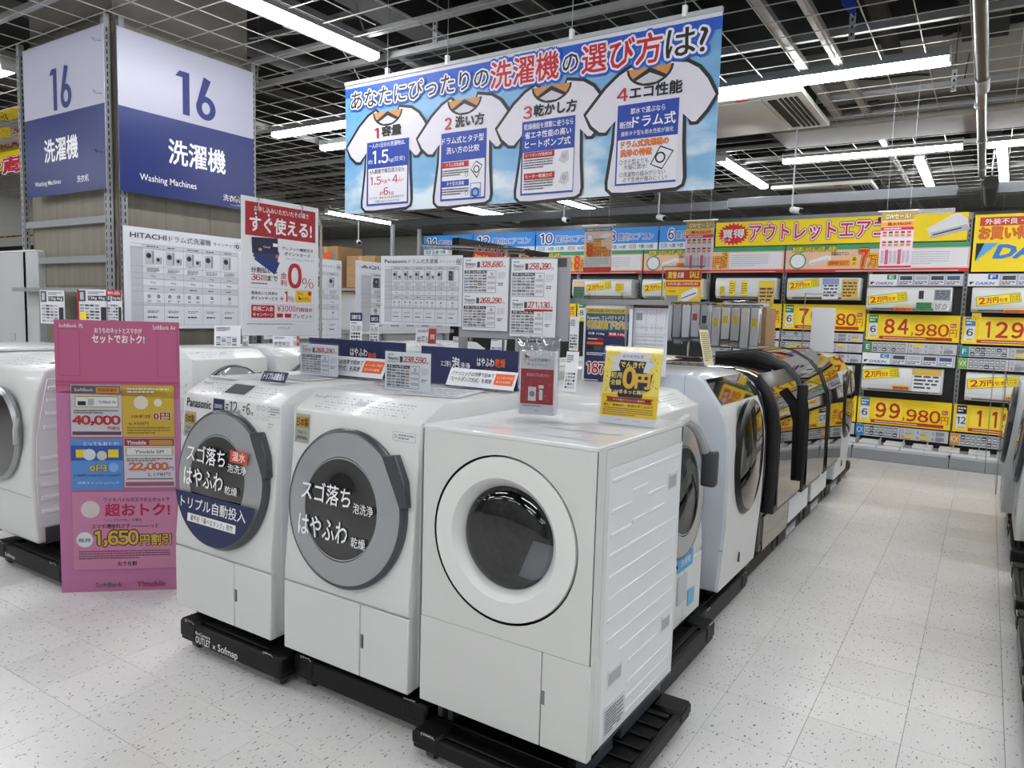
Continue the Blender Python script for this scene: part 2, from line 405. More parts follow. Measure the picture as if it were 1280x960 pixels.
dk.build('duct_and_cable_tangle', ceil, kind='stuff')
CONC = mat('grey_brown_duct_board', '#8E8A80', .3, noise=.06, scale=12, coat=.3)
MB().bbox(-2.05, 7.98, 3.36, 5.9, 8.72, 4.1, CONC, .01, 1).build('trim_1', kind='structure', label='large grey duct crossing the ceiling')
# pipe under the grid
pp = thing('ceiling_pipe', 'grey jointed pipe running under the ceiling grid towards the yellow shop signs', 'pipe', (-.17, 3.0, 3.17))
MB().tube([(0, 0, 0), (0, 3.2, 0)], .038, mat('dark_pipe', '#2E2E30', .4, metal=.5, noise=.1), 14).build('upper_pipe', pp)
MB().tube([(0, 3.2, 0), (0, 3.5, 0)], .046, GREY, 14).build('pipe_joint', pp)
MB().tube([(-.01, 3.5, 0), (-.03, 7.1, 0)], .036, mat('silver_pipe', '#6F7071', .3, metal=.8, noise=.1), 14).build('lower_pipe', pp)
cl = MB()
for y in (3.9, 5.2, 6.6): cl.tube([(-.02, y, 0), (-.02, y+.04, 0)], .044, STEEL, 14); cl.tube([(-.02, y, .04), (-.02, y, .28)], .005, STEEL)
cl.build('pipe_clamp', pp)
p2 = thing('ceiling_pipe', 'short dark pipe end hanging above the gap between the two yellow signs', 'pipe', (-.1, 9.3, 2.95))
MB().tube([(0, 0, 0), (0, 1.4, 0)], .07, DUCT, 14).build('pipe_body', p2); MB().tube([(0, .5, .1), (0, .5, .5)], .01, STEEL).build('pipe_hanger', p2)

# LED battens
LED = mat('led_diffuser', (.97, .985, 1), .4, emit=LAMP)
HOUS = mat('lamp_housing', '#8E9092', .4, noise=.03)
def batten(a, b, label, group=None, w=.085, wall=False):
    a = Vector(a); b = Vector(b); d = b-a; L = d.length; rz = math.atan2(d.y, d.x)
    t = thing('ceiling_light', label, 'ceiling light', tuple(a), rz, group)
    MB().box(0, -w*.5, .035, L, w*.5, .1, HOUS).build('housing', t)
    MB().prism([(-w*.47, .036), (-w*.47, .01), (-w*.32, -.012), (w*.32, -.012), (w*.47, .01), (w*.47, .036)], .004, L-.004, LED, 'x').build('diffuser', t)
    for e in (0, L): MB().box(e-.006, -w*.52, -.008, e+.006, w*.52, .1, mat('lamp_end_cap', '#D5D6D6', .4, noise=.02)).build('end_cap', t)
    return t
z = 3.33
LP = [((-4.1, 1.3), (-4.07, 4.25), 'longest bright batten, running towards the left end of the washing machine banner', .11),
      ((-2.25, 6.3), (-.38, 6.3), 'long bright batten in front of the ceiling air conditioner panel', .12),
      ((-2.22, 9.3), (-.38, 9.3), 'thin long batten behind the big grey ceiling duct, left of the pipe', .085),
      ((-.16, 9.35), (1.7, 9.35), 'batten behind the big grey ceiling duct, cut by the right edge', .085),
      ((-2.85, 8.9), (-2.85, 10.9), 'short batten pointing away beside the lower right corner of the hanging banner', .12),
      ((-.83, 9.9), (-.83, 11.9), 'short batten seen end on, left of the ceiling pipe', .1),
      ((-.03, 9.7), (.02, 11.7), 'short batten seen end on, right of the ceiling pipe', .1),
      ((-8.2, 10.6), (-8.1, 12.6), 'batten under the banner edge below the second shirt', .11),
      ((-6.15, 10.3), (-6.15, 12.4), 'batten under the banner edge below the third shirt', .11),
      ((-11.2, 10.4), (-11.2, 12.5), 'thin batten just under the lower left corner of the banner', .1),
      ((-6.85, 5.6), (-4.4, 5.6), 'upper batten between the pillar sign and the banner', .11),
      ((-6.85, 6.3), (-4.4, 6.3), 'short visible batten just below the upper one left of the banner', .1),
      ((-9.3, 5.25), (-7.25, 5.1), 'batten running out from behind the right pillar sign', .1),
      ((-14.5, 7.2), (-12.3, 7.2), 'far batten above the left end of the shop, left of the pillar', .1),
      ((-14.9, 10.2), (-12.8, 10.2), 'farthest thin batten left of the pillar', .09),
      ((-9.2, 3.0), (-7.0, 3.0), 'bright batten at the left edge beside the smaller pillar sign', .12),
      ((.6, 5.35), (2.4, 5.35), 'upper of the two battens cut by the right edge', .12),
      ((.35, 6.45), (2.2, 6.45), 'lower of the two battens cut by the right edge', .12)]
for a, b, lb, w_ in LP: batten((*a, z), (*b, z), lb, w=w_)
for j_, y in enumerate((-.4, -2.6, -5.2)):
    for i_, x in enumerate((-12, -8.5, -5, -1.5, 2)):
        batten((x, y, z), (x+2.0, y, z), 'batten behind the viewer, %s row back, %s of five' % (('nearest', 'middle', 'farthest')[j_], ('leftmost', 'second', 'third', 'fourth', 'rightmost')[i_]), 'ceiling battens out of view')
for x, y, lb in ((2.2, 1.2, 'added fill batten over the right aisle beside the viewer'), (-7.6, .9, 'batten in front of the pillar above the frame'), (-12, 2.5, 'batten far left of the pillar out of view'), (3, 11.5, 'batten at the far right behind the display wall'), (2.6, 8.2, 'batten right of the pipe end'), (-1.6, 1.4, 'batten just above the viewer'), (.3, 3.8, 'added fill batten above the start of the aisle, out of view'), (2.6, 3.4, 'added fill batten above the right hand washers'), (2.4, 4.4, 'second added fill batten over the right hand washers')):  # battens over the aisle and right hand washers are unseen fill, added for brightness
    batten((x, y, z), (x+2.0, y, z), lb, 'ceiling battens out of view')

# ceiling cassettes
CASW = mat('cassette_plastic', '#C9C6BE', .35, noise=.03)
def cassette(x0, y0, x1, y1, z, label, panel=None):
    t = thing('ceiling_air_conditioner', label, 'air conditioner', ((x0+x1)/2, (y0+y1)/2, z))
    hx, hy = (x1-x0)/2, (y1-y0)/2
    MB().bbox(-hx, -hy, 0, hx, hy, .05, CASW, .012).box(-hx+.06, -hy+.06, .05, hx-.06, hy-.06, .35, DUCT).build('frame', t)
    MB().bbox(-hx*.55, -hy+.07, -.012, hx*.55, hy-.07, .002, panel or CASW, .006).build('intake_panel', t)
    for s in (-1, 1):
        MB().box(s*hx*.6, -hy+.14, -.008, s*(hx*.6+.07), hy-.14, .001, BLACKP).build('air_slot', t)
        for k in range(4):
            x = s*(hx*.74+k*.042); MB().box(x-.012, -hy+.12, -.01, x+.012, hy-.12, .0, BLACKP).build('louvre', t)
    MB().box(hx*.28, -hy+.01, -.004, hx*.42, -hy+.05, .0, RED).build('red_label', t)
    return t
cassette(-2.95, 6.42, -1.42, 7.66, 3.30, 'ceiling air conditioner panel with slotted louvres beside the big grey duct')
REFL = mat('reflective_panel', '#A8A098', .08, metal=.6, noise=.1)
cassette(-2.75, 10.9, -1.45, 12.3, 3.3, 'ceiling air conditioner with a shiny panel mirroring the yellow signs', REFL)
cassette(-9.4, 10.6, -8.3, 13.0, 3.3, 'ceiling air conditioner with a shiny panel below the second and third shirt', REFL)

# grey wireway boxes behind the sign line
for i, (x0, x1, y, z_) in enumerate(((-9.5, -3.2, 10.4, 2.98), (-3.0, -.42, 9.75, 2.9), (-.05, 2.4, 9.75, 2.9), (-9.2, -.5, 11.6, 2.9))):
    MB().bbox(x0, y, z_, x1, y+.12, z_+.12, mat('dull_grey_wireway', '#5B5D60', .5, noise=.05), .006, 1).build('trim_%d' % (i+2), kind='structure')
def security(px, py, Y, label):
    p = at(px, py, PY(Y)); t = thing('security_camera', label, 'camera', tuple(p))
    MB().tube([(0, 0, 0), (.1, -.08, -.03)], .03, WHITE2, 12).build('camera_body', t); MB().tube([(.1, -.08, -.03), (.108, -.086, -.033)], .024, BLACKP, 12).build('lens', t)
    MB().tube([(0, 0, 0), (0, 0, 3.4-p.z)], .008, LGREY).build('stem', t)
security(705, 274, 7.5, 'small black and white security camera above the blue ten mat sign')
security(823, 271, 7.5, 'small security camera above the blue six mat sign')
security(448, 302, 7.5, 'white security camera in front of the brown cartons')
security(990, 262, 7.5, 'small security camera above the yellow bargain sign')

# ---------------------------------------------------------------- pillar with the two number signs
PB = mat('wood_grain_cladding', '#7E796E', .6, noise=.16, scale=14, bump=.3)
# stretched grain
nt = PB.node_tree; mpn = nt.nodes.new('ShaderNodeMapping'); mpn.inputs['Scale'].default_value = (1, 1, .12)
_n = [q for q in nt.nodes if q.type == 'TEX_NOISE'][0]; _t = [q for q in nt.nodes if q.type == 'TEX_COORD'][0]
nt.links.new(_t.outputs['Object'], mpn.inputs[0]); nt.links.new(mpn.outputs[0], _n.inputs['Vector'])
PX0, PX1, PY0, PY1 = -6.55, -5.3, 2.92, 4.1
pil = MB().box(PX0+.03, PY0+.03, 0, PX1-.03, PY1-.03, 4.4, mat('pillar_core', '#6E6B64', .8, noise=.1)).build('pillar', kind='structure')
for a, b in ((0, 1.9), (1.9, 3.8)):
    pass
for k in range(3):
    x0 = PX0+.05+k*.385
    for z0, z1 in ((0, 1.55), (1.553, 2.02), (2.023, 3.4)): MB().box(x0, PY0, z0, x0+.382, PY0+.03, z1, PB).build('panel', pil)
    y0 = PY0+.02+k*.375
    MB().box(PX1-.03, y0, 0, PX1, y0+.372, 3.4, PB).build('panel', pil)
def upright(x, y, label):
    b = MB().box(x-.02, y-.02, 0, x+.02, y+.02, 3.42, GREY)
    for k in range(66):
        zz = .05+k*.05; b.box(x-.004, y-.0212, zz, x+.004, y-.0195, zz+.03, BLACKP); b.box(x+.0195, y-.004, zz, x+.0212, y+.004, zz+.03, BLACKP)
    return b.build('slotted_upright', pil)
for x, y in ((PX0+.02, PY0-.04), (PX1-.0, PY0-.04), (PX1+.03, PY1-.03), (PX1+.045, PY0+.04)): upright(x, y, '')
for z0 in (2.0, 1.72): MB().box(PX0+.04, PY0-.05, z0, PX1-.02, PY0-.02, z0+.05, GREY).build('cross_bar', pil)
def sign16(pl, bl, tr, n16, nk, ne, nz, label, sheen):
    mat('ink_#AEAFC0', '#AEAFC0', .33); mat('ink_#1E2C68', '#1E2C68', .33)
    c = Card(pl, bl, tr, ink('#AEAFC0'), .004, .001)
    c.R((0, 0), (1, .525), ink('#1E2C68'), 1, c.fr)
    x0, y0, x1, y1 = n16; g = c.sub((x0, y0), (x1, y1), c.fr); dk = ink('#1F2A6C')
    c.poly([g(q) for q in ((.0, .86), (.10, 1.0), (.34, 1.0), (.34, .0), (.17, .0), (.17, .86))], dk, 2)
    n = 40; cx, cy, ra, rb = .75, .285, .25, .285
    A = [g((cx+ra*math.cos(2*PI*k/n), cy+rb*math.sin(2*PI*k/n))) for k in range(n)]; Bq = [g((cx+ra*.42*math.cos(2*PI*k/n), cy+rb*.50*math.sin(2*PI*k/n))) for k in range(n)]
    c.p.add([(x, -2*c.step, z) for x, z in A+Bq], [(k, (k+1) % n, n+(k+1) % n, n+k) for k in range(n)], dk)
    c.poly([g(q) for q in ((.515, .36), (.70, 1.02), (.88, .96), (.70, .50), (.60, .40), (.55, .30))], dk, 2.3)
    c.T('洗濯機', (nk[0], nk[1]), (nk[2], nk[3]), W_, 2, c.fr, .022)
    c.T('Washing Machines', (ne[0], ne[1]), (ne[2], ne[3]), W_, 2, c.fr, .004)
    c.T('洗衣机', (nz[0], nz[1]), (nz[2], nz[3]), W_, 2, c.fr, .004)
    return c.put('hanging_sign', label, 'sign')
sl = sign16(PY(2.82), (34, 248), (128.5, 29), (.35, .55, .62, .82), (.26, .22, .68, .37), (.12, .06, .46, .10), (.66, .06, .8, .105), 'smaller looking blue and white number 16 sign on the left pillar face', 0)
sr = sign16(PX(-5.2), (150, 238), (316.5, 91), (.385, .57, .685, .85), (.33, .23, .76, .39), (.13, .075, .53, .13), (.74, .045, .88, .09), 'larger blue and white number 16 sign on the right pillar face', 0)
for zz in (2.5, 2.9, 3.25):
    MB().tube([(-5.33, 2.80, zz), (-5.28, 2.79, zz-.03), (-5.22, 2.82, zz-.03), (-5.19, 2.9, zz)], .012, ACRYL, 6).build('sign_clip', pil)

# ================================================================ WASHING MACHINES
# local frame: front faces -y at y = 0, centred on x, base of the cabinet at z = 0 (stands .17 above the floor)
TITLE = ink('#9A9CA2')
def feet(t, w, d, z=-.034, dark=BLACKP):
    for sx in (-1, 1):
        for yy in (.07, d-.08):
            MB().tube([(sx*(w/2-.07), yy, z), (sx*(w/2-.07), yy, .004)], .024, dark, 12).build('foot', t)
def sideribs(t, w, y0, y1, z0, z1, n, side, m=SIDE, slope=0):
    # pressed grooves of the side wall, with two grips
    for k in range(n):
        z = z0+(z1-z0)*k/(n-1)
        MB().bbox(side*(w/2-.002), y0+.02, z, side*(w/2+.004), y1-.02, z+.014, m, .0018, 1).build('side_rib', t)
def grip(t, x, y, z, w=.1, h=.05, side=1):
    b = MB(); s = side
    b.box(x-s*.002, y, z, x+s*.003, y+w, z+h, WHITE); b.box(x+s*.003, y+.01, z+.008, x+s*.0045, y+w-.01, z+h-.012, ink('#A9ABAE'))
    b.prism([(y+.008, z+h-.012), (y+w-.008, z+h-.012), (y+w-.008, z+h-.002), (y+.008, z+h-.002)], x, x+s*.007, WHITE, 'x')
    return b.build('carry_grip', t)
def panel_print(c_, w, l=1, seed=1, screen=False, brand=''):
    """control legend on the sloping panel: local plane coords (x from -w/2, slope distance)"""
LXW = .605
def lx(label, group=None, loc=(0, 0, 0), rz=0, hinge=1, door='plain', side_plain=True, screen=False):
    t = thing('washing_machine', label, 'washing machine', loc, rz, group)
    w = LXW; x0, x1 = -w/2, w/2
    pr = [(0, .262), (.0, .30), (.05, .895), (.15, .952), (.20, .958), (.70, .958), (.72, .94), (.72, 0), (.018, 0), (.018, .255)]
    MB().prism(pr, x0, x1, WHITE, 'x', .008, 2).build('cabinet', t)
    MB().bbox(x0, .0, 0, x0+.385, .03, .256, WHITE, .003, 1).build('lower_panel', t)
    MB().bbox(x0+.388, .0, 0, x1, .03, .256, WHITE, .003, 1).build('filter_cover', t)
    MB().box(x0+.39, -.0015, .105, x0+.405, .002, .155, G2).box(x0+.398, -.002, .108, x0+.405, .002, .152, G1).build('latch', t)
    MB().box(x1-.002, .05, .02, x1+.002, .66, .9, SIDE).build('side_panel', t); MB().box(x0-.002, .05, .02, x0+.002, .66, .9, SIDE).build('side_panel', t)
    sideribs(t, w+.003, .1, .62, .12, .8, 9, 1); sideribs(t, w+.003, .1, .62, .12, .8, 9, -1)
    feet(t, w, .7)
    a = math.atan2(.05, .6)
    dm = Matrix.Translation((0.0, .022, .575)) @ Matrix.Rotation(-a, 4, 'X')
    d = thing('door', '', '', (0, 0, 0)); del d['label']; del d['category']; d.parent = t
    GR = mat('smoked_grey_plastic', '#96989B', .2, coat=.6, noise=.04); RM = mat('dark_rim', '#4A4C50', .3, noise=.03, metal=.3)
    MB().lathe([(.262, -.01), (.275, .0), (.278, .014), (.272, .024), (.262, .028)], RM, 64, dm).build('door_rim', d)
    MB().lathe([(.262, .027), (.215, .033), (.172, .037)], GR, 64, dm).build('door_ring', d)
    MB().lathe([(.172, .037), (.165, .036), (.10, .040), (.0001, .042)], BLACKGL if door != 'see' else DOORGL, 64, dm, 1, 1.05).build('door_window', d)
    if door != 'open':
        hb = [(.165, .205), (.225, .215), (.272, .13), (.287, .05), (.26, .04)]
        MB().prism([(x*hinge, z) for x, z in hb], -.03, 0, RM, 'y', .003, 1).build('door_handle', d).matrix_local = dm
    # control legend on the slope
    P0 = Vector((x0, .05, .895)); sl = Vector((0, .10, .057)); L = sl.length; vdir = sl.normalized()
    c = Card(Plane((0, 0, 0), (1, 0, 0), vdir), tuple(P0), tuple(P0+Vector((w, 0, 0))+sl)); f = c.fr
    r = random.Random(5)
    for row in range(5):
        zz = .2+row*.14
        for k in range(26):
            u = .14+k*.028
            if r.random() < .75 and not (screen and .38 < u < .6): c.R((u, zz), (u+r.choice((.008, .014, .02)), zz+.045), G3 if row % 2 else TITLE, 1, f)
    if screen: c.R((.37, .3), (.58, .85), ink('#2A2527'), 2, f); c.B((.36, .25), (.59, .9), G3, .002, 2, f)
    else: c.R((.42, .5), (.50, .72), G3, 2, f)
    for k in range(12): u = .16+k*.055; c.O((u, .12), (u+.006, .12), G3, 1, f, 8, .3)
    c.T('Panasonic', (.05, .66), (.16, .80), G2, 2, f)
    o = c.p.build('control_legend', t); o.matrix_local = c.mtx
    return t
YF = 1.77
CUB = {}
def cube_machine(label, loc, rz=0, group=None):
    t = thing('washing_machine', label, 'washing machine', loc, rz, group); w = .613; x0, x1 = -w/2, w/2; H = .895; D = .655
    FR = mat('satin_white_front', '#D6D7D5', .42, noise=.01)
    # front plate with a round opening
    n = 64; ro = .256; cx, cz = .0, .59; b = MB()
    ring = [(cx+ro*math.cos(2*PI*k/n), cz+ro*math.sin(2*PI*k/n)) for k in range(n)]
    def edge(p):
        dx, dz = p[0]-cx, p[1]-cz; tt = min([((x1-.0) - cx)/dx if dx > 0 else ((x0)-cx)/dx if dx < 0 else 9, (H-cz)/dz if dz > 0 else (.292-cz)/dz if dz < 0 else 9]); return (cx+dx*tt, cz+dz*tt)
    oute = [edge(p) for p in ring]
    # make sure the four corners are in
    for cxn, czn in ((x1, H), (x0, H), (x0, .292), (x1, .292)):
        k = min(range(n), key=lambda q: (oute[q][0]-cxn)**2+(oute[q][1]-czn)**2); oute[k] = (cxn, czn)
    v = [(x, 0, z) for x, z in ring]+[(x, 0, z) for x, z in oute]
    b.add(v, [(k, (k+1) % n, n+(k+1) % n, n+k) for k in range(n)], FR)
    b.lathe([(ro, 0), (ro, -.03)], BLACKP, n, Matrix.Translation((cx, 0, cz)))
    b.box(x0, 0, .288, x1, .004, .292, FR)
    b.box(x0, .0, .288, x0+.003, .05, H, FR).box(x1-.003, 0, .288, x1, .05, H, FR)
    b.build('front_plate', t)
    TOP = mat('white_top', '#E4E5E6', .25, coat=.4, noise=.01)
    MB().bbox(x0, .0, H-.004, x1, D, H+.012, TOP, .003, 1).build('top_lid', t)
    b = MB().box(x0, .04, .0, x0+.004, D, H-.004, SIDE).box(x1-.0038, .052, .0, x1, .075, H-.004, WHITE).box(x1-.0038, .0315, .0, x1, .0535, .288, WHITE).box(x0, D-.01, 0, x1, D, H-.004, SIDE).box(x0, .03, 0, x1, D, .01, DARK)
    b.box(x1-.03, .075, 0, x1-.004, D, H-.05, SIDE).box(x1-.004, .075, H-.055, x1, D, H-.004, WHITE)
    b.build('cabinet', t)
    MB().bbox(x0, .0, 0, x0+.455, .03, .286, FR, .002, 1).build('lower_panel', t)
    MB().bbox(x0+.458, .0, 0, x1-.0, .03, .286, FR, .002, 1).build('filter_cover', t)
    MB().box(x0+.459, -.0012, .13, x0+.47, .002, .172, ink('#77797D')).build('latch', t)
    # recessed panel of the right side with pressed ribs
    sp = MB().box(x1-.004, .078, .0, x1-.001, D-.004, H-.06, SIDE); sp.build('side_panel', t)
    ribs = []
    SR = mat('side_rib_white', '#E4E6E8', .35, noise=.01)
    def rib(y0, y1, z): MB().bbox(x1-.003, y0, z, x1+.0022, y1, z+.013, SR, .0022, 1).build('side_rib', t)
    y0, y1 = .10, D-.02
    for z in (.79, .57, .505, .44, .375, .315): rib(y0, y1, z)
    rib(y0, .24, .70); rib(y0, .24, .63); rib(.37, .52, .70); rib(.37, .52, .64); rib(.25, .36, .735); rib(.25, .36, .64)
    rib(.2, y1, .255); rib(.26, .5, .195); rib(.26, y1, .125); rib(.26, y1, .075); rib(.26, y1, .03)
    grip(t, x1-.003, .535, .685, .085, .062); grip(t, x1-.003, .535, .19, .085, .058); grip(t, x1-.003, .115, .17, .105, .058)
    MB().box(x1-.003, .10, .02, x1+.001, .245, .118, PAPER).build('rating_label', t)
    c = Card(Plane((x1+.0015, 0, 0), (0, 1, 0)), (x1+.0015, .1, .02), (x1+.0015, .245, .118))
    c.B((.02, .03), (.98, .97), G2, .001, 1, c.fr).L((.06, .1), (.6, .9), 9, G1, 1, c.fr, seed=4).G((.62, .05), (.96, .95), (.0, .5), (.2, .4, .6, .8), G2, .0006, 1, c.fr).L((.64, .1), (.94, .9), 6, G2, 1, c.fr, dash=.3, seed=8)
    o = c.p.build('label_print', t); o.matrix_local = c.mtx
    # plinth blocks under the cabinet
    MB().box(x1-.06, .05, -.068, x1-.02, .22, .0, DARK).box(x1-.06, .28, -.068, x1-.02, D-.04, .0, DARK).box(x0+.04, .05, -.068, x0+.1, D-.05, .0, DARK).build('plinth', t)
    feet(t, w, D, -.068)
    # door
    d = thing('door', '', ''); del d['label']; del d['category']; d.parent = t
    dm = Matrix.Translation((cx, 0, cz))
    MB().lathe([(.249, -.028), (.250, -.004), (.247, .002), (.205, .003), (.187, .002)], mat('door_white', '#E6E7E5', .35, noise=.01), n, dm).build('door_ring', d)
    MB().lathe([(.187, .002), (.180, -.004), (.166, -.022), (.160, -.03), (.157, -.034)], mat('door_funnel_white', '#E2E3E2', .3, noise=.01), n, dm).build('door_funnel', d)
    MB().lathe([(.157, -.034), (.150, -.022), (.12, -.01), (.06, -.002), (.0005, .0)], glass('drum_door_glass', (.50, .51, .53), .03, .06), n, dm).build('door_window', d)
    # drum behind the glass
    DR = mat('drum_steel', '#7C7E80', .3, metal=1, noise=.25, scale=30)
    MB().lathe([(.158, -.034), (.165, -.07), (.15, -.10)], mat('door_gasket', '#55585C', .6, noise=.1), n, dm).lathe([(.15, -.10), (.235, -.115), (.24, -.42), (.0005, -.43)], DR, n, dm).build('drum', t)
    for k in range(3):
        a = 2*PI*k/3+.5; MB().bbox(-.025, .12, -.02, .025, .4, .05, DR, .01).build('drum_paddle', t).matrix_local = dm @ Matrix.Rotation(a, 4, 'Y') @ Matrix.Translation((0, 0, -.235))
    MB().lathe([(.09, -.425), (.07, -.41), (.0005, -.40)], BLACKP, 24, dm).build('drum_hub', t)
    return t
def seat(m, x0=0): return m

M1 = lx('white drum washer with a navy band of lettering across its round door', loc=(-2.50, YF, .17), screen=True)
M2 = lx('white drum washer with white lettering on its grey door, middle of the front three', loc=(-1.82, YF, .17))
M3 = cube_machine('square white drum washer with a plain white ring door, nearest at the front corner', (-1.168, YF+.01, .17))
bpy.context.view_layer.update()
# lettering of the doors and fronts
a_ = math.atan2(.05, .6)
def doorplane(cx, d=.0435):
    o = Vector((cx, YF+.022, .745)); v = Vector((0, math.sin(a_), math.cos(a_))); nrm = Vector((1, 0, 0)).cross(v); return Plane(o+nrm*d, (1, 0, 0), v), o+nrm*d
pl, oc = doorplane(-2.50)
def d1(c):
    c.T('スゴ落ち', (229, 583), (286, 566), W_, 2, bold=.012); c.T('スゴ落ち', (0, 0), (0, 0), W_) if 0 else None
pl1 = pl
def band(c):
    # local coords are metres from the door centre
    q = lambda p: p
    pts = [(.262*math.cos(t), .262*math.sin(t)) for t in [PI+math.asin(.07/.262)+ (PI-2*math.asin(.07/.262))*k/30 for k in range(31)]]
    c.poly(pts, ink('#1C2550'), 1)
    c.T('スゴ落ち', (-.19, .055), (.055, .125), W_, 2, q, .012)
    c.R((.085, .085), (.19, .132), ink('#C8432E'), 2, q); c.T('温水', (.1, .093), (.176, .127), W_, 3, q, .01)
    c.T('泡洗浄', (.075, .045), (.185, .078), W_, 2, q, .004)
    c.T('はやふわ', (-.2, -.04), (.05, .032), W_, 2, q, .012); c.T('乾燥', (.065, -.042), (.14, -.01), W_, 2, q, .004)
    c.T('トリプル自動投入', (-.21, -.135), (.2, -.088), W_, 2, q, .012)
    c.R((-.16, -.185), (.145, -.152), W_, 2, q); c.T('業界初「選べるタンク」搭載', (-.14, -.18), (.13, -.157), K, 3, q, .004)
decal(M1, pl, tuple(oc), 'door_lettering', band, 'white words and a navy band across the door')
pl, oc = doorplane(-1.82)
def letter2(c):
    q = lambda p: p
    c.T('スゴ落ち', (-.185, .01), (.055, .08), W_, 2, q, .012); c.T('泡洗浄', (.07, .0), (.16, .035), W_, 2, q, .004)
    c.T('はやふわ', (-.19, -.115), (.05, -.04), W_, 2, q, .012); c.T('乾燥', (.07, -.115), (.135, -.08), W_, 2, q, .004)
decal(M2, pl, tuple(oc), 'door_lettering', letter2)
def origin_sticker(c, x, z):
    q = lambda p: (x+p[0]*.075, z+p[1]*.105)
    c.R((0, 0), (1, 1), ink('#A0A09C'), 1, q); c.R((.08, .5), (.95, .92), ink('#B09030'), 2, q); c.T('日本製', (.1, .56), (.92, .86), K, 3, q, .02)
    c.T('Made in', (.2, .3), (.8, .44), G1, 3, q); c.T('JAPAN', (.12, .06), (.88, .24), G1, 3, q, .01)
vf = Vector((0, math.sin(a_), math.cos(a_)))
def frontplane(X): return Plane((X, YF-.001, .47), (1, 0, 0), vf), (X, YF-.001, .47)
def m1front(c):
    origin_sticker(c, -.287, .42)
    q = lambda p: p
    c.T('Panasonic', (-.275, .545), (-.115, .58), K, 2, q, .018)
    c.R((-.10, .535), (-.03, .592), NAVY, 2, q); c.T('SERIES', (-.09, .555), (-.04, .57), W_, 3, q)
    c.L((-.02, .555), (.0, .58), 2, G1, 2, q, dash=.5); c.T('12', (.005, .545), (.05, .59), K, 2, q); c.T('kg', (.055, .545), (.072, .562), G1, 2, q)
    c.L((.085, .555), (.1, .58), 2, G1, 2, q, dash=.5); c.T('6', (.108, .545), (.128, .59), K, 2, q); c.T('kg', (.133, .545), (.15, .562), G1, 2, q)
    for k in range(3):
        c.O((.178+k*.03, .578), (.178+k*.03, .588), G2, 2, q, 12, .2); c.O((.178+k*.03, .545), (.178+k*.03, .554), G3, 2, q, 12, .2)
    c.B((.245, .55), (.298, .588), G2, .001, 2, q); c.L((.25, .555), (.295, .585), 3, G2, 2, q, dash=.15)
    c.L((.24, .505), (.27, .528), 2, G3, 2, q, dash=.3)
    c.R((-.29, .533), (.298, .5335), G3, 1, q)
decal(M1, frontplane(-2.50)[0], frontplane(-2.50)[1], 'front_lettering', m1front)
def m2front(c):
    origin_sticker(c, -.29, .475); q = lambda p: p
    c.B((.185, .535), (.285, .565), G2, .001, 2, q); c.L((.21, .54), (.28, .56), 2, G2, 2, q, dash=.12); c.O((.197, .55), (.197, .558), G1, 2, q, 3, .3)
decal(M2, frontplane(-1.82)[0], frontplane(-1.82)[1], 'front_stickers', m2front)
def topprint(X, w, seed, blue=False):
    def f(c):
        q = lambda p: p; rr = random.Random(seed)
        for k in range(12):
            x = -w/2+.04+rr.random()*(w-.2); y = .02+rr.random()*.35; c.R((x, y), (x+rr.uniform(.04, .12), y+rr.uniform(.008, .03)), rr.choice((G2, G3, G3)), 1, q)
        c.L((-w/2+.03, .0), (w/2-.05, .015), 1, G2, 1, q, dash=.03)
    return f
decal(M1, PZ(.1), (-2.50, YF+.2, 1.1285), 'top_lettering', topprint(0, .6, 3))
decal(M2, PZ(.1), (-1.82, YF+.2, 1.1285), 'top_lettering', topprint(0, .6, 4))
def m3top(c):
    q = lambda p: p
    c.L((-.28, -.03), (.02, -.022), 1, G2, 1, q, dash=.03, seed=3); c.L((.06, -.035), (.27, -.025), 1, G2, 1, q, dash=.02, seed=5)
    c.L((-.2, .05), (-.1, .06), 1, G3, 1, q, dash=.1); c.L((.0, .10), (.25, .115), 1, G2, 1, q, dash=.06, seed=6); c.L((-.05, .2), (.1, .22), 2, G3, 1, q, dash=.1)
    c.R((.23, .12), (.27, .128), G2, 1, q)
decal(M3, PZ(.1), (-1.168, YF+.12, 1.0775), 'top_lettering', m3top)
# two leaflets lying in the drum of the corner washer
b = MB()
b.add([(-1.2, 1.93, .60), (-1.06, 1.90, .60), (-1.04, 1.98, .70), (-1.19, 2.0, .70)], [(0, 1, 2, 3)], PAPER)
o = b.build('leaflet'); tag(o, 'printed leaflet lying behind the round door glass of the corner washer', 'leaflet')
# side faces of the row
def side_extra(): pass

# the long row facing the aisle
N1 = lx('white drum washer facing the aisle right behind the corner washer, blue sticker on its front', loc=(-.985, 2.80, .17), rz=PI/2)
bpy.context.view_layer.update()
# its big open-handled door bow
MB().tube([(-.27, -.03, .80), (-.24, -.05, .87), (-.17, -.062, .89), (-.09, -.07, .86), (-.01, -.075, .80), (.045, -.08, .73)], .02, LGREY, 8).build('door_bow', N1)
MB().bbox(.02, -.125, .60, .075, -.065, .745, DARK, .012).build('door_grip', N1)
def n1s(c):
    q = lambda p: p; c.R((.02, -.02), (.2, .05), ink('#4FA3D8'), 1, q); c.R((.03, -.16), (.14, -.04), G3, 1, q); c.R((.16, -.2), (.24, -.13), ink('#6FB4DC'), 1, q)
    c.T('洗濯機', (.05, .0), (.17, .03), W_, 2, q)
decal(N1, PX(-.983), (-.983, 2.78, .42), 'front_sticker', n1s)

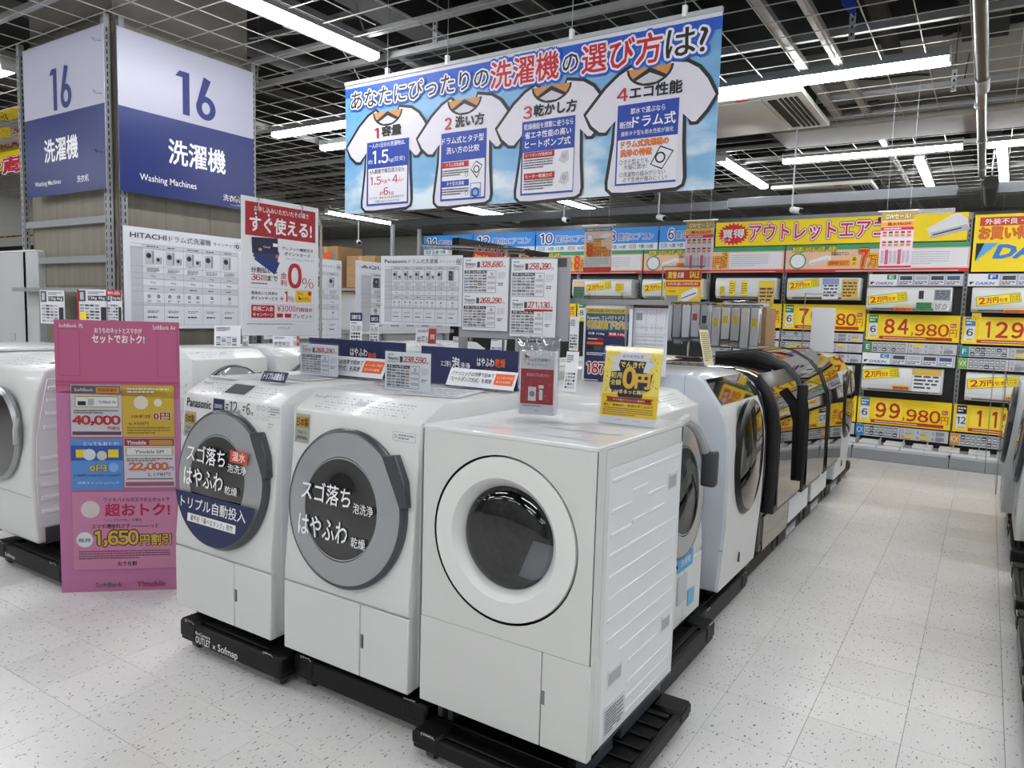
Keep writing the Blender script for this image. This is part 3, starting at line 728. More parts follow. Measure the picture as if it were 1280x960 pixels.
def slant(label, loc, rz, w=.64, H=1.0, win=1):
    """tall washer with a slanting glass control face and an egg-shaped glass door"""
    t = thing('washing_machine', label, 'washing machine', loc, rz); x0, x1 = -w/2, w/2
    pr = [(.0, 0), (-.01, .16), (-.02, .31), (-.022, .5), (-.020, .68), (.0, .80), (.03, .87), (.115, .985), (.16, 1.0), (.28, 1.007), (.70, 1.007), (.72, .99), (.72, 0)]
    SS = mat('cool_white_side', '#C9CFD8', .25, coat=.4, noise=.01)
    MB().prism(pr, x0, x1, SS, 'x', .012, 3).build('cabinet', t)
    fr = [(p[0]-.004, p[1]) for p in pr[:8]]+[(p[0]+.012, p[1]) for p in pr[7::-1]]
    MB().prism(fr, x0+.01, x1-.01, WHITE, 'x').build('front_shell', t)
    MB().prism([(.024, .876), (.108, .985), (.115, .985), (.04, .876)], x0+.02, x1-.02, BLACKGL, 'x').build('control_glass', t)
    dm = Matrix.Translation((0, -.02, .60))
    d = thing('door', '', ''); del d['label']; del d['category']; d.parent = t
    MB().lathe([(.275, -.01), (.278, .01), (.266, .022), (.252, .028)], mat('door_frame_black', '#161415', .3, noise=.1), 56, dm, .82, 1.02).build('door_rim', d)
    MB().lathe([(.252, .028), (.15, .042), (.0005, .048)], MIRROR, 56, dm, .82, 1.02).build('door_window', d)
    MB().box(x0, -.016, .2, x1, .0, .203, G2).build('front_seam', t); MB().box(x0-.001, .2, .2, x0+.001, .71, .203, G2).box(x0-.001, .2, .83, x0+.001, .202, 1.0, G2).build('side_seam', t)
    MB().box(x0+.3, -.018, .07, x0+.304, -.008, .12, G1).build('latch', t)
    feet(t, w, .7); return t
N2 = slant('tall cool white washer with a slanting glass control face and egg shaped mirror door', (-.97, 3.62, .17), PI/2)

def darkdoor(label, loc, rz, body=BLACKGL, split=0, w=.62, face=MIRROR, prot=.06, low=None, wrap=True):
    t = thing('washing_machine', label, 'washing machine', loc, rz); x0, x1 = -w/2, w/2
    def prof(o):   # front outline pushed out by o
        return [(-o, 0), (-o, .25), (-.012-o, .45), (-.005-o, .7), (.012-o, .8), (.04-o*.8, .885+o*.4), (.085-o*.5, .94+o*.7), (.15, .975+o), (.24, .995+o), (.5, 1.005+o*.6)]
    pr = prof(0)+[(.70, 1.005), (.72, .98), (.72, 0)]
    MB().prism(pr, x0, x1, body, 'x', .01, 2).build('cabinet', t)
    MB().prism([(-.012, .01), (-.012, .2), (0.01, .2), (0.01, .01)], x0+.03, x1-.01, low or WHITE, 'x').build('lower_panel', t)
    P = prof(prot); P = [p for p in P if .15 < p[1]]; P[0] = (-prot, .22); Q = prof(0)[1:]
    Q = [(-.0, .22)]+[q for q in Q if q[1] > .3]
    if not wrap: P = P[:6]; Q = Q[:6]
    sl_ = P+Q[::-1]
    d = thing('door', '', ''); del d['label']; del d['category']; d.parent = t
    MB().prism(sl_, x0+.02, x1-.02, mat('door_frame_black', '#161415', .3, noise=.1), 'x', .006, 2).build('door_frame', d)
    cuts = [x0+.032]+[x0+w*s_ for s_ in ((.37, .70) if split else ())]+[x1-.032]
    for i in range(len(cuts)-1):
        P2 = prof(prot+.006); P2 = [p for p in P2 if .25 < p[1]]; P2[0] = (P2[0][0], .26)
        if not wrap: P2 = [p for p in P2 if p[1] < .97]
        P3 = [(p[0]+.006, p[1]-.004) for p in P2]
        MB().prism(P2+P3[::-1], cuts[i]+.002, cuts[i+1]-.002, face, 'x').build('glass_panel', d)
    feet(t, w, .7); return t
DKG = mat('graphite_gloss', '#2A2624', .12, coat=.8, noise=.05)
N3 = darkdoor('black washer with a thick rounded graphite door, next to the cool white one', (-.965, 4.33, .17), PI/2, low=MIRROR, wrap=False)
MB().bbox(.16, -.11, .33, .18, -.05, .90, BLACKP, .008).build('upright_grip', N3)
N4 = darkdoor('black washer with a dark glass door between two other dark washers', (-.975, 4.99, .17), PI/2, low=SIDE, prot=.085)
N5 = darkdoor('washer with a mirror front split by thin seams, last of the dark ones', (-.975, 5.68, .17), PI/2, split=1, prot=.085, low=SIDE)
N6 = slant('white washer with an egg shaped mirror door at the far end of the aisle row', (-.97, 6.62, .17), PI/2, w=.6)
# washers along the pillar
P1 = lx('white drum washer with a grey ring door in front of the pillar line-up chart', loc=(-4.40, 3.255, .17), rz=PI/2)
for i, (y, lb) in enumerate(((3.95, 'white washer top with two small cards, just right of the one by the pillar'), (4.65, 'third white washer from the pillar, behind the red and white hanging poster'), (5.35, 'fourth white washer from the pillar, below the tall cartons'), (6.05, 'fifth white washer from the pillar, behind the navy header boards'))):
    dup(P1, (-4.40, y, .17), PI/2, lb)
# washers back to back behind the front three, facing the pillar
W1 = None
for i, (y, lb) in enumerate(((2.85, 'white washer facing the pillar aisle right behind the front left washer'), (3.53, 'second white washer facing the pillar aisle, behind the first'), (4.21, 'third white washer facing the pillar aisle'), (4.89, 'fourth white washer facing the pillar aisle'), (5.57, 'last white washer facing the pillar aisle'))):
    dup(P1, (-2.78, y, .17), -PI/2, lb)
# left group
def curved(label, loc, rz):
    t = thing('washing_machine', label, 'washing machine', loc, rz); w = .62; x0, x1 = -w/2, w/2
    pr = [(.0, 0), (-.015, .25), (-.02, .45), (-.008, .65), (.02, .80), (.06, .905), (.22, .955), (.70, .965), (.72, .95), (.72, 0)]
    MB().prism(pr, x0, x1, WHITE, 'x', .018, 3).build('cabinet', t)
    sp = [(.015, .09), (.005, .35), (.01, .55), (.04, .72), (.07, .86), (.69, .9), (.69, .09)]
    MB().prism(sp, x1-.004, x1+.004, SIDE, 'x', .002, 1).build('side_panel', t)
    for z in (.16, .23, .3, .37, .44, .60, .67, .74, .80):
        if .3 < z < .35: continue
        MB().bbox(x1+.001, .025+max(0, z-.45)*.13, z, x1+.014, .64, z+.024, SIDE, .005, 2).build('side_rib', t)
    grip(t, x1+.004, .12, .29, .16, .05)
    MB().box(x1+.003, .12, .525, x1+.0165, .30, .60, PAPER).build('side_label', t)
    MB().box(x1-.002, .2, .905, x1+.002, .36, .908, G3).build('side_seam', t)
    MB().box(x1-.05, .04, -.0, x1+.006, .7, .085, DARK).build('dark_skirt', t)
    MB().box(x0, -.021, .25, x1-.02, .0, .253, G3).build('front_seam', t)
    d = thing('door', '', ''); del d['label']; del d['category']; d.parent = t
    dm = Matrix.Translation((-.02, -.015, .56))
    MB().lathe([(.25, 0), (.255, .02), (.235, .035)], STEEL, 56, dm).build('door_rim', d); MB().lathe([(.235, .035), (.1, .045), (.0005, .05)], BLACKGL, 56, dm).build('door_window', d)
    MB().tube([(.235, -.045, .66), (.25, -.06, .6), (.25, -.06, .53)], .012, LGREY, 8).build('door_handle', d)
    c = Card(Plane((0, 0, 0), (1, 0, 0), Vector((0, .16, .05)).normalized()), (x0, .06, .906), (x1, .22, .956)); f = c.fr; r = random.Random(8)
    for row in range(4):
        for k in range(22):
            if r.random() < .7: u = .2+k*.034; c.R((u, .15+row*.17), (u+.02, .21+row*.17), G2 if r.random() < .4 else G3, 1, f)
    c.R((.8, .5), (.88, .62), G1, 2, f)
    o = c.p.build('control_legend', t); o.matrix_local = c.mtx
    feet(t, w, .7); return t
L1 = curved('white drum washer with curved front and ribbed side at the left edge', (-4.36, 1.79, .17), 0)
# a plain top-loading back neighbour and tall cabinet
t = thing('washing_machine', 'flat topped white washer behind the left edge washer, in front of the pillar', 'washing machine', (-5.62, 2.12, .17))
MB().bbox(-.36, 0, 0, .36, .62, .93, SIDE, .03).build('cabinet', t); MB().bbox(-.35, .01, .93, .35, .61, .955, WHITE, .012).build('lid', t); feet(t, .6, .6)
t = thing('display_cabinet', 'tall plain pale grey cabinet at the left edge behind the washers', 'cabinet', (-7.0, 2.86, 0))
GC = mat('pale_grey_laminate', '#B9BABC', .5, noise=.02)
MB().bbox(-.75, 0, .0, .68, .7, 1.82, GC, .006, 1).build('cabinet_body', t); MB().box(-.75, -.002, 1.82, .66, .3, 1.832, WHITE2).build('top_rail', t)
MB().bbox(.2, -.008, 1.1, .28, 0.0, 1.16, LGREY, .003, 1).build('lock_plate', t)
# right group, facing the aisle from the other side
R1 = None
for i, (y, lb) in enumerate(((2.95, 'white washer on the right of the aisle, nearest and mostly out of frame'), (3.75, 'white washer at the right edge, second from the viewer'), (4.55, 'white washer at the right edge, third from the viewer'), (5.55, 'white washer at the right edge, fourth from the viewer'), (6.3, 'white washer at the right edge, farthest along the aisle'))):
    rm = dup(P1, ((.40, .34, .28, .22, .16)[i], y, .17), -PI/2, lb)
    if i > 2: MB().bbox(-.26, -.115, .25, .26, -.108, .98, BAG, .003, 1).build('plastic_cover', rm)

# ---------------------------------------------------------------- rolling bases
def dolly(label, loc, rz, w=.66, d=.70, group=None, h=.125, writing=None, notch=True):
    t = thing('rolling_base', label, 'rolling base', loc, rz, group)
    b = MB(); hx, hy = w/2, d/2; g = .03
    b.bbox(-hx, -hy, g+.012, hx, -hy+.025, h, BLACKP, .006, 1).bbox(-hx, hy-.025, g+.012, hx, hy, h, BLACKP, .006, 1)
    b.bbox(-hx, -hy+.02, g+.012, -hx+.025, hy-.02, h, BLACKP, .006, 1).bbox(hx-.025, -hy+.02, g+.012, hx, hy-.02, h, BLACKP, .006, 1)
    b.box(-hx+.01, -hy+.01, h-.03, hx-.01, hy-.01, h-.012, BLACKP); b.build('frame', t)
    rb = MB()
    for k in range(9):
        y = -hy+.05+k*(d-.1)/8; rb.bbox(-hx+.03, y-.012, h-.014, hx-.03, y+.012, h-.002, BLACKP, .003, 1)
    rb.build('deck_ribs', t)
    for sx in (-1, 1):
        for sy in (-1, 1):
            x = sx*(hx-.05); y = sy*(hy-.05)
            MB().bbox(x-.055, y-.055, .055, x+.055, y+.055, h+.006, BLACKP, .01, 1).build('corner_block', t)
            MB().tube([(x-.015, y, .024), (x+.015, y, .024)], .024, DARK, 14).build('caster', t)
        MB().tube([(sx*(hx-.09), -hy+.002, h-.004), (sx*(hx-.09), -hy-.006, h+.01), (sx*(hx-.04), -hy-.006, h+.01), (sx*(hx-.04), -hy+.002, h-.006)], .0035, CHROME, 6).build('lift_ring', t)
    if writing: writing(t, hx, hy, h)
    return t
def shopname(t, hx, hy, h):
    c = Card(Plane((0, -hy-.001, 0), (1, 0, 0)), (-hx, -hy-.001, .03), (hx, -hy-.001, h)); f = c.fr
    c.T('BicCamera', (.165, .60), (.32, .74), W_, 1, f, .01); c.T('OUTLET', (.165, .24), (.32, .54), W_, 1, f, .02); c.T('×', (.345, .27), (.375, .45), W_, 1, f); c.T('Sofmap', (.40, .16), (.60, .58), W_, 1, f, .008)
    o = c.p.build('base_lettering', t); o.matrix_local = c.mtx
dolly('black rolling base with white shop lettering under the front left washer', (-2.43, 2.10, 0), 0, .62, .70, writing=shopname)
dolly('black rolling base under the middle front washer', (-1.79, 2.14, 0), 0, .64, .66)
dolly('black rolling base sticking out under the square corner washer', (-1.115, 2.07, 0), 0, .67, .70, h=.095)
dolly('black rolling base with small white words under the left edge washer', (-4.10, 2.11, 0), 0, .69, .7, writing=lambda t, a, b, h: (lambda c: setattr(c.p.build('base_lettering', t), 'matrix_local', c.mtx))(Card(Plane((0, -b-.001, 0), (1, 0, 0)), (-a, -b-.001, .03), (a, -b-.001, h)).T('× Sofmap', (.12, .3), (.42, .6), W_, 1, None, .006) if 0 else Card(Plane((0, -b-.001, 0), (1, 0, 0)), (-a, -b-.001, .03), (a, -b-.001, h)).T('Sofmap', (.30*a, .03), (.62*a, .055), W_, 1, lambda p: p, .006)))
ys = [(2.775, .63, -1.27, 'first aisle base, its end sticking out past the corner washer'), (3.47, .72, -1.33, 'base under the cool white egg door washer'), (4.22, .72, -1.36, 'base under the first black washer'), (4.98, .72, -1.36, 'base with a small white plate under the middle dark washer'), (5.76, .74, -1.36, 'base with a small white plate under the mirror front washer'), (6.56, .76, -1.36, 'base with a pale plate under the far white washer'), (7.28, .6, -1.38, 'last empty base at the far end of the aisle')]
for y, l_, x, lb in ys:
    def wr_(t, a, b, h, lb=lb):
        if 'plate' in lb:
            MB().box(-.14, -b-.003, .04, .14, -b, .105, ink('#8F9194')).build('name_plate', t)
            c = Card(Plane((0, -b-.004, 0), (1, 0, 0)), (-.14, -b-.004, .04), (.14, -b-.004, .105)).T('BIC Sofmap', (.1, .25), (.9, .7), W_, 1, lambda p: (p[0]*.28, p[1]*.065), .02)
            c.p.build('plate_lettering', t).matrix_local = c.mtx
    dolly('black rolling '+lb, (x, y, 0), PI/2, l_, .72, writing=wr_)
for i, (y, lb) in enumerate(((2.95, 'nearest black base on the right of the aisle, cut by the frame'), (3.72, 'second black base on the right of the aisle'), (4.55, 'third black base on the right of the aisle'), (5.5, 'fourth black base on the right of the aisle'), (6.3, 'fifth black base on the right of the aisle'), (7.1, 'farthest black base on the right of the aisle'))):
    def wp(t, a, b, h):
        MB().box(-.2, -b-.003, .04, .2, -b, .105, ink('#8F9194')).build('name_plate', t)
    dolly(lb, (.56, y, 0), -PI/2, .72, .70, writing=wp)
for i, y in enumerate((3.26, 3.95, 4.65, 5.35, 6.05)): dolly('black rolling base under the %s washer of the row that starts at the pillar' % ('first', 'second', 'third', 'fourth', 'fifth')[i], (-4.77, y, 0), PI/2, .66, .7, 'bases along the pillar')
for i, y in enumerate((2.85, 3.53, 4.21, 4.89, 5.57)): dolly('black rolling base under the %s washer facing the pillar, counted from the front' % ('first', 'second', 'third', 'fourth', 'last')[i], (-2.41, y, 0), -PI/2, .66, .66, 'bases facing the pillar')
dolly('black rolling base under the flat topped washer', (-5.62, 2.42, 0), 0, .68, .66)

# ================================================================ HANGING BANNER WITH SHIRTS
PB_ = PY(4.1)
SKYM = mat('banner_sky_print', '#6FA3CE', .4, noise=.0)
nt = SKYM.node_tree; b_ = nt.nodes['Principled BSDF']; tc = nt.nodes.new('ShaderNodeTexCoord'); mp = nt.nodes.new('ShaderNodeMapping'); mp.inputs['Scale'].default_value = (1, 1, 2.2)
ns = nt.nodes.new('ShaderNodeTexNoise'); ns.inputs['Scale'].default_value = 1.7; ns.inputs['Detail'].default_value = 7
sx = nt.nodes.new('ShaderNodeSeparateXYZ'); cr = nt.nodes.new('ShaderNodeValToRGB'); ma = nt.nodes.new('ShaderNodeMath'); ma.operation = 'MULTIPLY_ADD'; ma.inputs[1].default_value = -.45; 
nt.links.new(tc.outputs['Object'], mp.inputs[0]); nt.links.new(mp.outputs[0], ns.inputs['Vector']); nt.links.new(tc.outputs['Object'], sx.inputs[0])
nt.links.new(sx.outputs[2], ma.inputs[0]); nt.links.new(ns.outputs[0], ma.inputs[2]); nt.links.new(ma.outputs[0], cr.inputs[0]); nt.links.new(cr.outputs[0], b_.inputs['Base Color'])
cr.color_ramp.elements[0].position = .05; cr.color_ramp.elements[0].color = (*lin('#4F8FC6'), 1); cr.color_ramp.elements[1].position = .52; cr.color_ramp.elements[1].color = (*lin('#D8E4EE'), 1)
e = cr.color_ramp.elements.new(.38); e.color = (*lin('#7FB2D8'), 1)
c = Card(PB_, (431, 268), (904, 9), SKYM, .004, .0015)
def skew(c, txt, l0, r0, r1, mt, l, bold, out=(), n=None):
    c.T(txt, l0, r1, mt, l, bold=bold, out=out)
c.R((0, .885), (1, 1), ink('#1F55C0'), 1, c.fr); c.R((0, .955), (1, 1), ink('#D5D6DE'), 2, c.fr)
# blue cloud around the headline, headline in pieces
BL, WT = ink('#1F55C0'), ink('#E9E6F0')
pc = [('あなたにぴったりの', (440, 137), (612, 93), K, .012), ('洗濯機', (614, 112), (700, 65), ink('#C01A28'), .02), ('の', (704, 92), (724, 70), K, .012), ('選び方', (728, 92), (829, 40), ink('#C01A28'), .02), ('は?', (833, 70), (886, 35), K, .014)]
for k, (s_, a, b, m_, bo) in enumerate(pc):
    # headline runs level in the sign's own plane, letters grow to the middle
    la = c.px(a); lb_ = c.px(b); z0 = {0: .79, 1: .765, 2: .79, 3: .76, 4: .77}[k]*c.H; h_ = {0: .13, 1: .175, 2: .11, 3: .175, 4: .155}[k]*c.H
    x0, x1 = la[0], lb_[0]
    c.T(s_, (x0, z0), (x1, z0+h_), m_, 5, lambda p: p, bo, [(BL, .16), (WT, .085)])
# shirts: outline measured on the fourth
S4 = [(790, 85), (775, 95), (758, 112), (733, 145), (740, 158), (750, 166), (757, 166), (770, 151), (768, 180), (760, 228), (760, 236), (765, 241), (780, 241), (845, 234), (852, 230), (854, 222), (853, 180), (854, 142), (865, 152), (870, 152), (883, 137), (895, 118), (885, 98), (874, 85), (860, 78), (836, 77), (834, 86), (826, 95), (813, 99), (800, 95)]
L4 = [c.px(q) for q in S4]; c4 = c.px((813, 84))
def ctr(px, py): return c.px((px, py))
cs = [(485, 139), (581, 124), (690, 107), (813, 84)]
def grow(pts, g):
    n = len(pts); out = []
    for i in range(n):
        a, b = pts[i-1], pts[(i+1) % n]; dx, dz = b[0]-a[0], b[1]-a[1]; l = math.hypot(dx, dz) or 1; out.append((pts[i][0]+g*dz/l*-1, pts[i][1]+g*dx/l))
    return out
ar = sum(L4[i-1][0]*L4[i][1]-L4[i][0]*L4[i-1][1] for i in range(len(L4)))
sg = 1 if ar < 0 else -1
for k in (0, 1, 2, 3):
    o = ctr(*cs[k]); l0 = 2.0+k*.0
    if k == 3: o = c4
    pts = [(p[0]-c4[0]+o[0], p[1]-c4[1]+o[1]) for p in L4]
    pts = [(max(.012, x), z) for x, z in pts]
    lay = 3+k*.25
    c.poly([(max(.004, x), z) for x, z in grow(pts, .021*sg)], K, lay-.2); c.poly(pts, ink('#DCD9E4'), lay)
    cx, cz = o
    # collar
    arc = [(cx+.145*math.cos(PI+PI*t/12), cz+.0+.105*math.sin(PI+PI*t/12)) for t in range(13)]
    c.poly(arc, K, lay+.05); arc = [(cx+.13*math.cos(PI+PI*t/12), cz+.09*math.sin(PI+PI*t/12)) for t in range(13)]
    c.poly(arc, ink('#C98A4E'), lay+.1); c.poly([(cx-.1, cz-.06), (cx, cz-.015), (cx+.1, cz-.06), (cx+.04, cz-.088), (cx-.04, cz-.088)], ink('#C9C7CF'), lay+.12)
    c.poly([(cx-.11, cz-.058), (cx, cz-.0), (cx+.11, cz-.058), (cx+.09, cz-.07), (cx, cz-.03), (cx-.09, cz-.07)], K, lay+.14)
DB = ink('#1B3FA0'); P6 = 5
def tb(txt, xl, yb, xr, h, m_, bold=.0, out=()):      # level line of print: left foot, right end, height at the left
    a0 = c.px((xl, yb)); a1 = c.px((xl, yb-h)); lo, hi = xl, xr
    x1_ = c.px((xr, yb))[0]; c.T(txt, a0, (x1_, a1[1]), m_, 6, lambda p: p, bold, out)
def bluebox(a, b, split):
    c.R(a, b, DB, P6); c.R((a[0]+2, a[1]-2.5), (b[0]-2, split), ink('#E4E2EA'), P6+.3)
bluebox((459, 258), (512, 172), 206.5); bluebox((551, 252), (609, 160), 197.5); bluebox((651, 245), (720, 144), 184.5); bluebox((769, 233), (850, 122), 168)
RN = ink('#B51F30')
for n_, x0_, y0_, x1_, h_, w_, x2_, y2_, x3_, h2_ in (('1', 469.5, 173.5, 474, 12.5, '容量', 478, 171, 502, 12.5), ('2', 557, 162.5, 565, 14, '洗い方', 570, 160, 605.5, 14), ('3', 655, 149.5, 665, 15, '乾かし方', 668, 146.5, 721, 14.5), ('4', 772, 128, 785, 15.5, 'エコ性能', 788, 125, 852.5, 15.5)):
    tb(n_, x0_, y0_, x1_, h_, RN, .02); tb(w_, x2_, y2_, x3_, h2_, K, .045)
tb('一人の1日分の洗濯物は、', 462, 186.5, 507.5, 6, W_, .01); tb('約', 461.5, 206, 466.5, 5.5, W_); tb('1.5', 467, 205.5, 486, 16, W_, .02); tb('kg(目安)', 487, 203.5, 507, 7, W_)
tb('4人家族で毎日洗うなら', 463, 218.5, 506, 6, K, .01); tb('1.5', 464, 232, 477, 10, RN, .01); tb('kg×', 478, 230, 489, 6, RN); tb('4', 491.5, 229, 498, 10, RN, .01); tb('人=', 498.5, 228, 505, 6, RN)
tb('約', 475.5, 244.5, 480, 5, RN); tb('6', 480.5, 244, 486, 9.5, RN, .01); tb('kg', 487, 244.5, 493, 6, RN); tb('※すすぎ・脱水などを含む目安です', 463, 250, 506, 3, K); tb('容量7kg以上がおすすめ', 470, 254, 500, 3, K)
tb('ドラム式とタテ型', 553.5, 182, 605.5, 8.5, W_, .012); tb('洗い方の比較', 559, 193.5, 600, 8.5, W_, .012)
for y, m_, s_ in ((211.5, DRED, 'ドラム式洗濯機'), (235, DB, 'タテ型洗濯機')):
    c.R((553, y), (587, y-11), m_, 6).T(s_, (559, y-2), (581, y-9), W_, 6.3); c.L((553, y+10.5), (587, y-1.5), 3, K, 6, dash=.03, seed=3)
    c.O((584, y+7), (584, y+9.5), K, 6, ring=.2)
c.F([(589, 212), (596, 201), (604, 206), (597, 223)], K, 6).F([(590, 211.5), (596, 202.5), (603, 206.8), (597, 221)], ink('#E4E2EA'), 6.2).O((596.5, 211.5), (599.5, 208), K, 6.4, ring=.3)
c.R((588.5, 246), (602, 228), K, 5.9).R((589.2, 245.2), (601.3, 228.8), ink('#DDE6F2'), 6).R((589.2, 245.2), (601.3, 235), ink('#7FA6D8'), 6.1).O((595, 240.5), (600, 240.5), ink('#1F3F90'), 6.3, ring=.4)
tb('乾燥機能を頻繁に使うなら', 656, 163.5, 717, 7.5, W_, .008); tb('省エネ性能の高い', 657, 174.5, 714.5, 8.5, W_, .015); tb('ヒートポンプ式', 657, 186.5, 713.5, 9.5, W_, .015)
for y, s_ in ((199.5, 'ヒートポンプ式乾燥方式'), (226, 'ヒーター乾燥方式')):
    c.R((655.5, y), (694, y-12), DRED, 6).T(s_, (658, y-2.4), (691, y-10), W_, 6.3); c.L((655, y+13), (692, y-3), 4, K, 6, dash=.03, seed=4)
    c.F([(699, y+2), (703, y-10), (711, y-12), (712, y), (706, y+5)], G3, 6).O((706, y-4), (708, y-5), RN, 6.3, ring=.3)
tb('節水で選ぶなら', 789, 143.5, 832, 7.5, W_, .008); tb('断然', 775.5, 162, 790, 8.5, W_, .01); tb('ドラム式', 791, 160.5, 844.5, 14.5, W_, .02); tb('最新タテ型も節水性能が進化', 777, 171.5, 842, 6, W_)
tb('ドラム式洗濯機の', 777, 186, 836, 8.5, ink('#F08A18'), .02, [(RN, .06)]); tb('洗浄の特徴', 776, 197, 815, 8.5, ink('#F08A18'), .02, [(RN, .06)])
tb('○タテ型よりも', 775, 207, 811, 6.5, K); tb('大幅に節水!', 780, 213, 809, 6.5, K); tb('○洗濯物の絡みが少ない', 775, 222.5, 832, 6.5, K); tb('ので生地が傷みにくい!', 779, 229, 834, 6.5, K)
c.F([(813, 206), (826, 182), (843, 188), (828, 212)], K, 6.2).F([(814.8, 205.5), (826.5, 184), (841, 189), (828, 210)], ink('#E4E2EA'), 6.4).O((826, 197), (832, 193), K, 6.6, ring=.3)
bn = c.put('hanging_banner', 'wide blue banner with four white shirts about choosing a washer, hanging from wires', 'banner')
hb = MB()
hb.box(0, -.012, c.H-.02, c.W, .016, c.H+.005, LGREY)
for px_ in (485, 560, 715, 855):
    x = c.px((px_, 40))[0]; hb.tube([(x, .0, c.H), (x, .0, c.H+1.2)], .0025, LGREY, 5); hb.box(x-.012, -.014, c.H-.01, x+.012, .014, c.H+.05, W_)
hb.build('hanging_rail', bn)
# blue pennant tip at the top edge
c = Card(PY(5.2), (1046, 22), (1072, -30), None)
c.F([(1046, -30), (1072, -30), (1069, 22), (1052, 6)], ink('#2C40B0'), 0)
v = MB().prism([(0, 0)], 0, 0, K) if 0 else None
pts = [c.px(q) for q in ((1040, -60), (1074, -60), (1069, 22), (1052, 6))]
pb = MB().prism(pts, -.004, .004, ink('#2C40B0'), 'y', smooth=False).build('hanging_pennant'); pb.matrix_world = c.mtx; tag(pb, 'tip of a blue hanging pennant at the top edge of the view', 'pennant')

# ================================================================ CARDS AND BOARDS
def micro_sheet(c, f, price, seed, brand='Panasonic', priceband=False):
    """shelf sheet: brand, red price, dark header cells, little grid of features; f maps 0..1"""
    c.L(f((.02, .93)), f((.25, .97)), 1, G1, 2, lambda p: p, dash=.2) ; I = lambda p: p
    F = lambda x, y: f((x, y))
    c.T(brand, F(.02, .80), F(.28, .9), K, 2, I, .01); c.R(F(.31, .74), F(.38, .91), G1, 2, I); c.T(price, F(.40, .73), F(.93, .92), RED, 3, I, .02, sh=.2); c.T('円', F(.94, .73), F(.995, .80), RED, 3, I)
    c.L(F(.02, .72), F(.28, .78), 2, G2, 2, I, dash=.2, seed=seed)
    if priceband: c.R(F(.32, .66), F(1, .715), RED, 2, I)
    c.R(F(.0, .57), F(.55, .66), ink('#2B2D33'), 2, I); c.T('洗濯 12kg 乾燥 6kg', F(.03, .585), F(.52, .645), W_, 3, I, .01)
    c.B(F(.0, .02), F(.78, .66), G1, .0015 if c.W < 1 else .003, 2, I)
    r = random.Random(seed)
    for j in range(6):
        y = .48-j*.085
        for i in range(5):
            x = .01+i*.11; mm = r.choice((G2, G3, G2, G1, ink('#A9ADC0'), ink('#C9B9B4')))
            c.R(F(x, y), F(x+.1, y+.06), mm, 3, I); c.R(F(x+.015, y+.018), F(x+.08, y+.03), W_ if mm is G1 else K, 4, I)
    for i in range(3): c.R(F(.58, .42-.15*i), F(.76, .5-.15*i), G3, 3, I)
    c.O(F(.68, .56), F(.71, .56), G1, 3, I, 10, .4)
    c.L(F(.82, .42), F(1, .62), 5, G3, 2, I, dash=.2, seed=seed+1); c.L(F(.83, .22), F(.96, .32), 2, G1, 2, I, dash=.3, seed=seed+2)
def iconmachine(c, F, x, y, w, h, dark):
    c.R(F(x, y), F(x+w, y+h), G1 if dark else G3, 3, lambda p: p); c.R(F(x+w*.78, y+.01), F(x+w, y+h*.98), G2, 3.4, lambda p: p)
    a = F(x+w*.4, y+h*.62); e = F(x+w*.4+w*.30, y+h*.62); c.O(a, e, G1 if not dark else K, 4, lambda p: p, 14); e2 = (a[0]+(e[0]-a[0])*.55, a[1]); c.O(a, e2, K if not dark else G2, 5, lambda p: p, 12)
